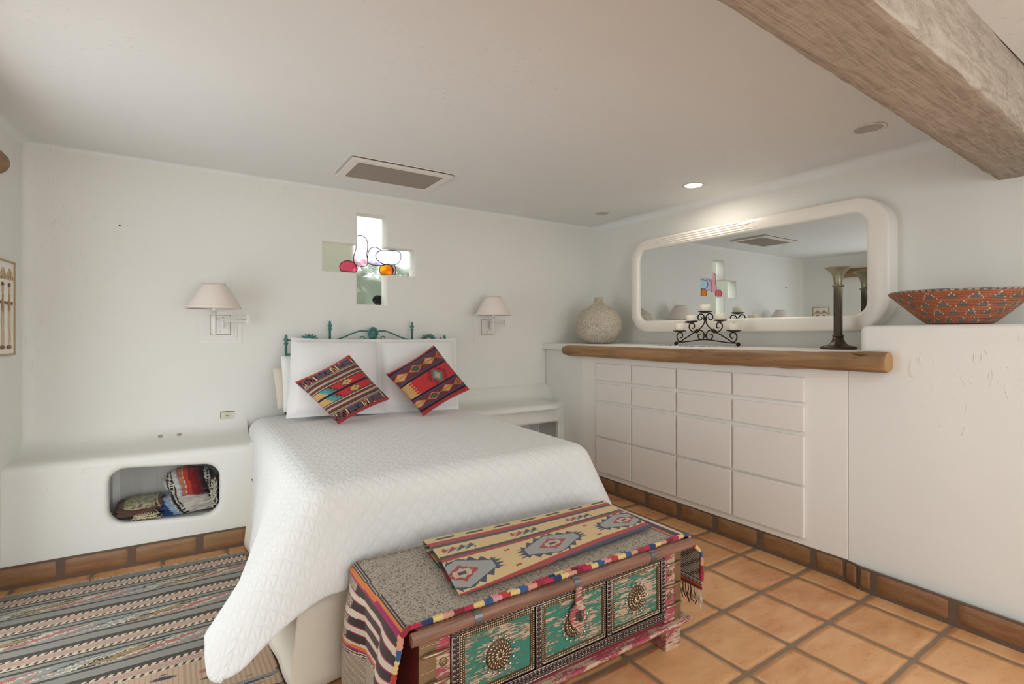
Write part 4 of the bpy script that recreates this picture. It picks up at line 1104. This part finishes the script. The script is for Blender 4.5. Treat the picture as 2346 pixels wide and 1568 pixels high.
# ================================================================ trunk at the foot of the bed
ch = thing('painted_trunk', 'low carved trunk with three green panels and brass medallions at the foot of the bed', 'trunk', (1.2, 1.7, 0))
def worn(name, paint, wd, thr=.5, sx=(12, 110, 110), extra=None):
    m = N(name); co = m.coord(); f = m.noise(1, 6, .72, m.mapv(co, sx), .6); f2 = m.noise(9, 3, .6, co); f3 = m.noise(1, 4, .7, m.mapv(co, (60, 320, 320)), .2)
    k = m.math('ADD', m.math('ADD', m.math('MULTIPLY', f, .5), m.math('MULTIPLY', f2, .28)), m.math('MULTIPLY', f3, .28))
    c = m.mix(m.sstep(k, thr-.012, thr+.02), paint, wd)
    c = m.mix(m.math('MULTIPLY', f2, .3), c, m.mix(1.0, c, (.7, .7, .7), 'MULTIPLY'))
    m.set(Base_Color=c, Roughness=.6); m.bump(m.sstep(k, thr+.02, thr-.012), .0012); return m.m
M_green2 = worn('worn_green_paint', C(48, 120, 102), C(190, 164, 138), .535)
M_pink = worn('worn_pink_paint', C(176, 66, 84), C(200, 172, 146), .52)
M_redwood = worn('worn_dark_red', C(120, 34, 40), C(150, 110, 84), .60)
M_lidw = wood('trunk_rail_wood', C(110, 76, 62), C(152, 112, 92), 0, 1.4, .4)
M_dkm = plain('dark_embossed_tin', C(84, 74, 76), .35, .85, 160, .001)
M_stud = plain('pewter_stud', C(168, 158, 152), .3, .9)
M_brs = plain('old_brass', C(156, 138, 110), .35, .85, 120, .0008)
M_iron2 = plain('grey_iron_band', C(120, 120, 122), .35, .8)
M_brd = plain('brass_shadow', C(96, 78, 60), .5, .7)  # darker brass paints crevice shade under medallion petals and rope borders
M_brl = plain('brass_highlight', C(190, 176, 150), .3, .9)  # lighter copy paints the highlights on petals and ropes
FY = 1.428
g = G(); g.box(.60, 1.80, FY+.004, 1.955, .126, .438); obj('trunk_body', g, M_redwood, ch)
for (a, b_) in ((.655, .703), (1.700, 1.765)):
    g = G(); g.box(a, b_, FY-.004, FY+.004, .13, .438); obj('corner_stile', g, M_pink, ch)
for (a, b_) in ((.598, .655), (1.765, 1.803)):
    g = G(); g.box(a, b_, FY-.007, FY+.004, .128, .438)
    for k in range(4): zz = .16+k*.08; g.box(a+.004, b_-.004, FY-.0085, FY-.006, zz, zz+.003)
    obj('brass_corner', g, M_brs, ch, bevel=.002)
for (a, b_) in ((.60, .703), (1.700, 1.803)):
    for zz in (.372, .282, .197):
        g = G(); g.tube([(lerp(a, b_, t), FY-.008-.010*math.sin(PI*t), zz+.004*math.sin(t*PI)) for t in [i/10 for i in range(11)]], [.002]+[.0055]*9+[.002], 8); obj('brass_bar', g, M_brs, ch)
for x in (.679, 1.733):
    for zz in (.335, .24, .16)[:2]:
        g = G(); g.ball((x, FY-.006, zz), (.014, .004, .014), 8); g.ball((x, FY-.011, zz), (.005, .004, .005), 5)
        for k in range(12): a = k*PI/6; g.ball((x+.012*math.cos(a), FY-.009, zz+.012*math.sin(a)), .0022, 4)
        obj('rosette', g, M_brs, ch)
# dark embossed straps
def strap(x0, x1, z0, z1):
    g = G(); g.box(x0, x1, FY-.010, FY+.002, z0, z1); hor = (x1-x0) > (z1-z0); L = (x1-x0) if hor else (z1-z0); w_ = (z1-z0) if hor else (x1-x0)
    n = max(2, int(L/.0165)); 
    def P(t, s): return (x0+t, FY-.0105, z0+w_/2+s) if hor else (x0+w_/2+s, FY-.0105, z0+t)
    for k in range(n):
        t = (k+.5)*L/n; g.ball(P(t, 0), (.0032, .0035, .0032), 4, mi=1)
        for s in (-1, 1):
            a = P(t-.006, s*w_*.15); b_ = P(t+.006, s*w_*.36); g.cyl(a, b_, .0016, n=4, mi=1); a = P(t-.006, s*w_*.36); b_ = P(t+.006, s*w_*.15); g.cyl(a, b_, .0013, n=4, mi=1)
    for s in (-.46, .46): g.cyl(P(.001, s*w_), P(L-.001, s*w_), .0016, n=5, mi=1)
    obj('embossed_strap', g, [M_dkm, M_stud], ch)
PX = [(.735, 1.028), (1.056, 1.364), (1.392, 1.672)]
strap(.704, 1.700, .405, .437); strap(.704, 1.700, .150, .184)
strap(.705, .734, .185, .404); strap(1.029, 1.055, .185, .404); strap(1.365, 1.391, .185, .404); strap(1.673, 1.699, .185, .404)
for k, (a, b_) in enumerate(PX):
    z0, z1 = .186, .403
    g = G(); g.box(a, b_, FY-.003, FY+.003, z0, z1); pn = obj('painted_panel', g, M_green2, ch)
    g = G()
    for (xa_, xb_, za_, zb_) in ((a, b_, z0, z0+.020), (a, b_, z1-.020, z1), (a, a+.020, z0+.02, z1-.02), (b_-.020, b_, z0+.02, z1-.02)): g.box(xa_, xb_, FY-.0045, FY-.003, za_, zb_)
    obj('border_backing', g, M_brd, pn)
    g = G()
    for inset, r in ((.006, .0042), (.014, .0030)):
        x0, x1, y0, y1 = a+inset, b_-inset, z0+inset, z1-inset
        for (p, q) in (((x0, y0), (x1, y0)), ((x1, y0), (x1, y1)), ((x1, y1), (x0, y1)), ((x0, y1), (x0, y0))):
            L = math.dist(p, q); n = int(L/.0075)
            for i in range(n):
                t = (i+.5)/n; c = (lerp(p[0], q[0], t), FY-.006, lerp(p[1], q[1], t)); ang = math.atan2(q[1]-p[1], q[0]-p[0])+.9
                g.ball(c, (r*1.3, r, r*.62), 4, Matrix.Rotation(-ang, 4, 'Y'))
    obj('rope_border', g, M_brl, pn)
    mx, mz = (a+b_)/2, .287; 
    g = G(); g.lathe([(.049, 0), (.049, .003), (.040, .005), (.012, .007), (0, .009)], 40, Matrix.Translation((mx, FY-.003, mz)) @ Matrix.Rotation(PI/2, 4, 'X'), cap=False)
    mdb = obj('medallion_plate', g, M_brd, pn); g = G()
    for ring, (r0, r1, nn, sz) in enumerate(((.004, .022, 10, .0028), (.022, .034, 18, .0026), (.034, .047, 22, .0026))):
        for i in range(nn):
            an = 2*PI*i/nn+ring*.2; cxm = (r0+r1)/2; tw = .55
            c = (mx+cxm*math.cos(an), FY-.012+ring*.002, mz+cxm*math.sin(an))
            g.ball(c, ((r1-r0)*.52, .003, sz), 4, Matrix.Rotation(-(an+tw), 4, 'Y'))
    for i in range(16):
        an = 2*PI*i/16; g.cyl((mx+.047*math.cos(an), FY-.004, mz+.047*math.sin(an)), (mx+.056*math.cos(an), FY-.005, mz+.056*math.sin(an)), .0018, n=5)
    md = obj('brass_medallion', g, M_brl, pn)
    g = G()
    for i in range(16):
        an = 2*PI*i/16; g.ball((mx+.060*math.cos(an), FY-.008, mz+.060*math.sin(an)), .0044, 6)
    obj('silver_beads', g, plain('silver_stud', (.62, .62, .66), .2, .9), md)
# lid, rail, bands, plinth, legs
g = G(); g.box(.595, 1.81, FY, 1.96, .44, .455); obj('lid', g, M_lidw, ch, bevel=.003)
g = G(); pr = [(math.cos(t)*.017, math.sin(t)*.021) for t in [i/16*2*PI for i in range(16)]]
g.prism([(a, b_) for a, b_ in pr], lambda u, w_, d: (d, FY-.008+u, .436+w_), .572, 1.866); obj('rounded_rail', g, M_lidw, ch, bevel=.002)
for x in (.795, 1.207, 1.612):
    g = G(); g.prism([(a*1.14, b_*1.12) for a, b_ in pr], lambda u, w_, d: (d, FY-.008+u, .436+w_), x-.014, x+.014); obj('iron_band', g, M_iron2, ch)
g = G(); g.box(.575, 1.848, FY-.030, 1.97, .112, .126); g.box(.59, 1.828, FY-.016, 1.96, .099, .113); obj('base_moulding', g, M_pink, ch, bevel=.004)
for x0, x1 in ((.592, .682), (1.718, 1.808)):
    for y0, y1 in ((FY+.002, FY+.12), (1.84, 1.95)):
        g = G(); g.box(x0, x1, y0, y1, 0, .098); obj('leg', g, M_pink, ch, bevel=.002)
lx, lz = 1.212, .322
g = G(); out = []
for i in range(40):
    a = i/40*2*PI; dg = abs(((math.degrees(a)-282+180) % 360)-180); r = .041+max(0, 1-dg/34)*.030
    out.append((lx+r*.95*math.cos(a), lz+r*math.sin(a)))
g.prism(out, lambda u, w_, d: (u, FY-.024+d, w_), 0, .010); g.prism([(lx-.015, lz+.035), (lx+.015, lz+.035), (lx+.013, lz+.105), (lx, lz+.112), (lx-.013, lz+.105)], lambda u, w_, d: (u, FY-.027+d, w_), 0, .008)
la = obj('latch_plate', g, M_pink, ch, bevel=.002)
g = G(); g.tube(spline([(lx+.004, FY-.024, lz+.018), (lx+.004, FY-.038, lz+.010), (lx+.004, FY-.038, lz-.010), (lx+.004, FY-.024, lz-.018)], 5), .0045, 8)
g.box(lx-.014, lx+.022, FY-.028, FY-.024, lz-.014, lz+.016); obj('iron_staple', g, M_iron2, la)
# ---------------------------------------------------------------- saddle blanket over the trunk
ORG, MAG, DKB, CRB = C(206, 120, 56), C(164, 40, 92), C(58, 46, 42), C(206, 194, 172)
def border(e, y, twill):
    """e distance beyond the border start"""
    e += .004*math.sin(y*9)
    if e < 0: return twill
    if e < .018:
        k = int(e/.0036); return (DKB, CRB, DKB, CRB, DKB)[k] if k % 2 == 0 or int(y*300) % 2 else DKB
    if e < .030: return ORG
    if e < .038: return MAG
    b_ = (e-.038)
    if b_ < .195:
        q = b_ % .052
        if q < .026:
            return (CRB if (int(y*260)+int(e*300)) % 2 and y > 1.86 else DKB)
        if q < .029 or q > .049: return MAG
        return CRB
    b_ -= .195
    if b_ < .011: return ORG
    if b_ < .019: return MAG
    if b_ < .034: return (DKB, CRB)[int(b_/.004) % 2]
    return twill
def twill(a, b_, dark=.5, spec=0):
    t = (a*150+b_*150) % 1
    n_ = rnd(int(a*330), int(b_*330))
    base = C(184, 170, 148) if t > .42 else C(128, 112, 96)
    if spec: base = C(176, 164, 146) if n_ > .42 else (C(150, 138, 120) if n_ > .14 else C(84, 74, 66))
    return base
BX0, BX1, BYF, BYB, BZ = .572, 1.868, 1.437, 1.975, .4585
DL, DR = .40, .27
def blk(w_, y):
    Wt = BX1-BX0; fr = (y-BYF)/(BYB-BYF)
    if w_ < 0:
        d = -w_; R = .014
        if d < R*PI/2: return (BX0-R*math.sin(d/R)+R*.0, y, BZ-R*(1-math.cos(d/R)))
        dd = d-R*PI/2
        fl = .03*math.sin(y*17+1)*min(1, dd/.12)+.02*sm(0, .3, dd)
        yy = y+(.05*sm(0, .35, dd)*(1-fr))
        return (BX0-R-.002-max(0, fl)-.008, yy, BZ-R-dd)
    if w_ > Wt:
        d = w_-Wt; R = .012
        if d < R*PI/2: return (BX1+R*math.sin(d/R), y, BZ-R*(1-math.cos(d/R)))
        dd = d-R*PI/2; f = sm(0, .10, dd)
        fl = (.030+.055*(1-fr)**2)*f+.012*math.sin(y*21)*f
        return (BX1+R+fl, y-.012*(1-fr)*f, BZ-R-dd*.98)
    wv = .002*ns(w_*6, y*8)
    edge = .010*sm(.06, 0, y-BYF)*0
    return (BX0+w_, y, BZ+.002+max(0, wv))
g = G(); Wt = BX1-BX0; TW = Wt+DL+DR; nu, nv = 520, 170
def bcol(u, v):
    w_ = -DL+u*TW; y = lerp(BYF, BYB, v)
    if w_ < 0: return border(-w_+.004, y, twill(w_, y))
    tw = twill(w_, y, spec=1)
    if v > .955 and int(w_*200) % 2 == 0: return C(110, 98, 84)
    e = w_-(Wt-.085)
    if e >= 0:
        if e < .26: e2 = e
        else: return twill(w_, y)
        c = border(e*1.0, y, twill(w_, y))
        if e > .13 and e < .30: return twill(w_*.8, y*1.2) if e < .245 else border(e-.245, y, tw)
        return c
    return tw
def bcol2(u, v):
    w_ = -DL+u*TW; y = lerp(BYF, BYB, v); e = w_-(Wt-.085)
    if w_ > Wt+.07:
        k = DR-(w_-Wt)
        if k < .022: return C(150, 44, 60) if k < .014 else ORG
        if k < .045: return (DKB, CRB)[int(k/.005) % 2]
        return CRB if ((w_*170+y*110) % 1) > .45 else DKB
    return bcol(u, v)
g.grid(lambda u, v: blk(-DL+u*TW, lerp(BYF, BYB, v)), nu, nv, bcol2)
bl_ = obj('saddle_blanket', g, M_weave, label='speckled grey wool blanket with striped ends draped over the trunk lid', cat='blanket', origin=(1.22, 1.7, .458), solid=.005)
cols_ = [C(206, 150, 124), C(128, 42, 54), C(176, 46, 74), C(220, 186, 120), C(54, 88, 128), C(214, 146, 150), C(184, 62, 56), C(222, 190, 126), C(56, 92, 132), C(212, 150, 126), C(150, 48, 58), C(184, 46, 76), C(44, 62, 104), C(222, 190, 124)]
def cordcol(s): return cols_[int(s/.036) % len(cols_)]
pts = []
for i in range(0, 401):
    w_ = -DL*.95+(TW*.97-DL*0)*i/400
    p = Vector(blk(min(w_, Wt+DR-.005), BYF)); pts.append(p)
n = len(pts); S = [0]
for a, b_ in zip(pts[:-1], pts[1:]): S.append(S[-1]+(b_-a).length)
g = G(); NS = 10
tmp = G().tube([p+Vector((0, .002, .004)) for p in pts], [.0085+.0014*math.sin(s*900)+.0015*math.sin(s*40) for s in S], NS, cap=False)
g.add(tmp.v, tmp.f, [cordcol(S[k//NS]) for k in range(len(tmp.f))])
# a second cord lying beside it where the edge is doubled
rng = [i for i in range(n) if .86 < pts[i].x < 1.5 and pts[i].z > .45] 
P2 = [pts[i]+Vector((0, .016+.006*math.sin(S[i]*14), .005)) for i in rng]
tmp = G().tube(P2, [.0080+.0014*math.sin(S[i]*900) for i in rng], NS)
nf = (len(rng)-1)*NS
g.add(tmp.v, tmp.f, [cordcol(S[rng[min(k//NS, len(rng)-2)]]+.01) for k in range(len(tmp.f))])
obj('wrapped_edge_cord', g, M_weave, bl_)
g = G(); rr = random.Random(4)
for k in range(46):
    y = lerp(BYF, BYB, (k+.5)/46); p = Vector(blk(Wt+DR-.004, y)); L = rr.uniform(.07, .10)
    q = [p, p+Vector((rr.uniform(-.004, .010), rr.uniform(-.005, .005), -L*.35)), p+Vector((rr.uniform(-.004, .014), rr.uniform(-.008, .008), -L*.7)), p+Vector((rr.uniform(0, .02), rr.uniform(-.01, .01), -L))]
    g.tube(spline(q, 3), .0022, 5, [C(214, 204, 184) if k < 3 else C(44, 38, 38)]*200 if False else None, mi=1 if k < 3 else 0)
obj('blanket_fringe', g, [fabric('black_yarn', C(44, 38, 38)), fabric('white_yarn', C(220, 212, 196))], bl_)
# ---------------------------------------------------------------- folded kilim on top
TAN, REDK, CHR, GYK, NVY, PNK = C(214, 184, 132), C(166, 62, 60), C(74, 72, 72), C(156, 156, 150), C(66, 70, 90), C(206, 160, 128)
def tri(x): return abs((x % 1)-.5)*2
def kil(u, q):
    j = .004*(int(u*400) % 2)
    q += j
    if q < .055: return CHR if (.015 < q < .05 and ((u*7+q*3) % 1) > .42) else TAN
    if q < .085: return TAN
    if q < .155: return REDK
    if q < .20: return CHR
    if q < .24: return TAN
    if q < .335:
        k = (q-.24)/.095; c = (u*3.05+.02) % 1; s_ = (c*8+k*.9); i = int(s_); f = s_-i
        if .10 < c < .55:
            if f+abs(k-.5)*1.2 < .75: return REDK if i in (1, 2) else CHR
            return GYK if 0.2 < k < .8 else TAN
        return TAN
    if q < .365: return TAN
    if q < .41: return CHR
    if q < .45: return REDK
    if q > .94: return NVY
    if q > .865: return REDK
    for uc in (.05, .49, .93):
        du = abs(u-uc); dq = abs(q-.655); lim = .050+(.140-du)*.95
        if du < .140 and dq < lim:
            if du < .016 and dq < .020: return NVY
            if du < .036 and dq < .042: return PNK if (du < .026 and dq < .032) else C(186, 178, 160)
            ring = max(du/.075, 0)+dq/.115
            if .62 < ring+.10*tri(u*30)*(dq > .03) < .98 and dq < .12: return REDK
            if ring < .62: return C(176, 168, 150)
            return GYK
        if du < .19:
            out = dq-lim
            if du < .150 and out < .010+.062*(1-tri(u*22))*(1 if du > .03 else .3): return NVY
            if .14 <= du < .150+.034*(1-tri(q*20)) and dq < .075: return NVY
    if abs((u % .445)-.28) < .013 and (abs(q-.52) < .012 or abs(q-.79) < .014): return REDK
    return TAN
FLc, FRc = Vector(atZ(972, 1241, .512)), Vector(atZ(1384, 1148, .508))
NLc, NRc = Vector(atZ(1058, 1364, .482)), Vector(atZ(1492, 1208, .482))
g = G()
def path(v):
    """v 0..1 along the sheet: returns (depth 0 far..1 near, height, q)"""
    if v < .62:
        k = 1-v/.62; return (k, 0.0, k)
    if v < .70:
        a = (v-.62)/.08*PI; return (-.045*math.sin(a), -.012*(1-math.cos(a)), -.1)
    if v < .85:
        k = (v-.70)/.15; return (k*.80, -.024+.003*k, -.2-k*.5)
    k = (v-.85)/.15; return (.80-.75*k+.03*math.sin(k*PI), -.024-.011*sm(0, .1, k), -1)
def kf(u, v):
    d, h, q = path(v); a = FLc.lerp(FRc, u); b_ = NLc.lerp(NRc, u); p = a.lerp(b_, d)
    arch = .010*math.sin(min(1, max(0, d))*PI)*math.exp(-((u-.02)/.25)**2)
    zz = p.z+h+arch*(1 if v < .62 else .3)-.004*math.sin(u*PI)*(1-d)
    if v < .62: zz = max(zz, .4745+.004)
    else: zz = max(zz, .4675)
    return (p.x+.006*math.sin(d*5)*(1 if u < .5 else -1), p.y, zz)
def kcol(u, v):
    d, h, q = path(v)
    if v < .62:
        qn = lerp(.875, 1.0, sm(0, .8, u)); return kil(u, d*qn)
    if v < .72: return (TAN, CHR)[int(v*90) % 2] 
    return (C(52, 56, 58), C(150, 120, 60), C(52, 56, 58), C(130, 44, 46), C(96, 104, 92))[int((v-.7)*30) % 5]
g.grid(kf, 420, 330, kcol)
obj('folded_kilim', g, M_weave, label='folded tan kilim with grey lozenges and red stripes on top of the trunk blanket', cat='rug', origin=(1.3, 1.75, .466), solid=.005)
# ---------------------------------------------------------------- blankets in the niche
def blob(g, c, r, colfn, ex=2.6, nu=120, nv=80, fold=.012, seed=0, flatz=None, skew=0):
    def fn(u, v):
        a = u*2*PI; b_ = (v-.5)*PI
        def pw(t): return math.copysign(abs(t)**(2/ex), t)
        x = pw(math.cos(b_))*pw(math.cos(a)); y = pw(math.cos(b_))*pw(math.sin(a)); z = pw(math.sin(b_))
        n_ = fold*(ns(x*1.5+seed, z*5, y*1.5)+.5*ns(x*5+seed, z*9, y*4))/min(r)
        x *= 1+n_; y *= 1+n_; z *= 1+n_*.5
        X, Y, Z = c[0]+x*r[0]+skew*z*r[2], c[1]+y*r[1], c[2]+z*r[2]
        if flatz: Z = max(Z, flatz)
        return (X, Y, Z)
    g.grid(fn, nu, nv, lambda u, v: colfn(*fn(u, v)), closeu=True)
SB, SLB, SW, SO, SR = C(40, 64, 112), C(138, 156, 180), C(190, 184, 174), C(176, 108, 76), C(126, 32, 32)
def serape(x, y, z):
    t = (x+.14)*2.6+(.38-z)*-.55+.05*ns(x*8, z*8); t = t % 1.0
    L = ((.06, SB), (.13, SLB), (.145, SW), (.20, SW), (.215, BLK), (.285, SW), (.30, BLK), (.36, SW), (.375, SLB), (.44, SO), (.45, SW), (.52, C(180, 60, 44)), (.60, SR), (.68, C(96, 28, 34)), (.74, BLK), (.80, SW), (.86, BLK), (.94, C(120, 30, 38)), (1.01, SR))
    for a, c in L:
        if t < a:
            if c is SW and (.215 < t < .285 or .74 < t < .80): return SW if (math.sin(z*420)+math.sin(x*300)) > -.2 else BLK
            return c
    return SR
def serape2(x, y, z):
    t = (x+.2)*2.3+(z-.26)*1.5; t = t % 1
    for a, c in ((.16, BLK), (.36, SB), (.44, SLB), (.46, SW), (.50, BLK), (.52, SW), (.54, BLK), (.9, SW), (1.1, SB)):
        if t < a: return c
    return SW
def nz0(x): return .235-.085*(x+.07)
t = thing('striped_blanket', 'colourful striped serape blanket bundled in the right half of the bench niche', 'blanket', (.06, 3.82, nz0(.06)))
g = G(); blob(g, (.055, 3.815, .410), (.132, .115, .095), serape, 2.3, fold=.016, seed=2, skew=-.15); obj('upper_fold', g, M_weave, t)
g = G(); blob(g, (.045, 3.815, .289), (.155, .125, .060), serape2, 2.8, fold=.014, seed=6, flatz=nz0(.2)+.003); obj('lower_fold', g, M_weave, t)
g = G(); rr = random.Random(8)
for k in range(34):
    z = rr.uniform(.30, .44); x = .178+rr.uniform(-.012, .012); y = 3.722+rr.uniform(-.014, .01); L = rr.uniform(.04, .09)
    P = [(x, y, z), (x+rr.uniform(-.015, .01), y-.012, z-L*.3), (x+rr.uniform(-.02, .01), y-.012, z-L*.7), (x+rr.uniform(-.03, .01), y-.008, max(nz0(x)+.006, z-L))]
    g.tube(spline(P, 3), .002, 5)
obj('cotton_fringe', g, fabric('serape_fringe', C(206, 198, 178)), t)
BRN = C(92, 66, 56)
def browncol(x, y, z):
    if z > .315 and -.28 < x < -.13:
        return C(120, 130, 80) if ns(x*60, y*60, z*25) > .12 else (C(176, 166, 132) if ns(x*50+9, z*40, y*50) > -.2 else C(110, 92, 104))
    if abs(x+.10+(z-.3)*.5) < .004: return C(206, 180, 130)
    if z < .262: return C(206, 150, 112) if x < -.22 else C(206, 192, 160)
    if abs(z-.268) < .006: return C(46, 40, 40)
    return BRN
t = thing('folded_blanket', 'brown folded blanket with green flecks lying in the left half of the bench niche', 'blanket', (-.2, 3.82, nz0(-.2)))
g = G()
blob(g, (-.205, 3.825, .302), (.118, .125, .044), browncol, 3.4, fold=.008, seed=12, flatz=nz0(-.2)+.003, skew=.5)
obj('folded_body', g, M_weave, t)
g = G()
for k in range(30):
    x = -.20+rr.uniform(-.04, .07); P = [(x, 3.702, .292+rr.uniform(-.02, .01)), (x+rr.uniform(-.03, .03), 3.694, .276), (x+rr.uniform(-.03, .05), 3.692, .264), (x+rr.uniform(-.02, .07), 3.690, nz0(x)+.008)]
    g.tube(spline(P, 3), .0015, 5)
obj('tangled_fringe', g, fabric('tangle_cotton', C(196, 180, 148)), t)
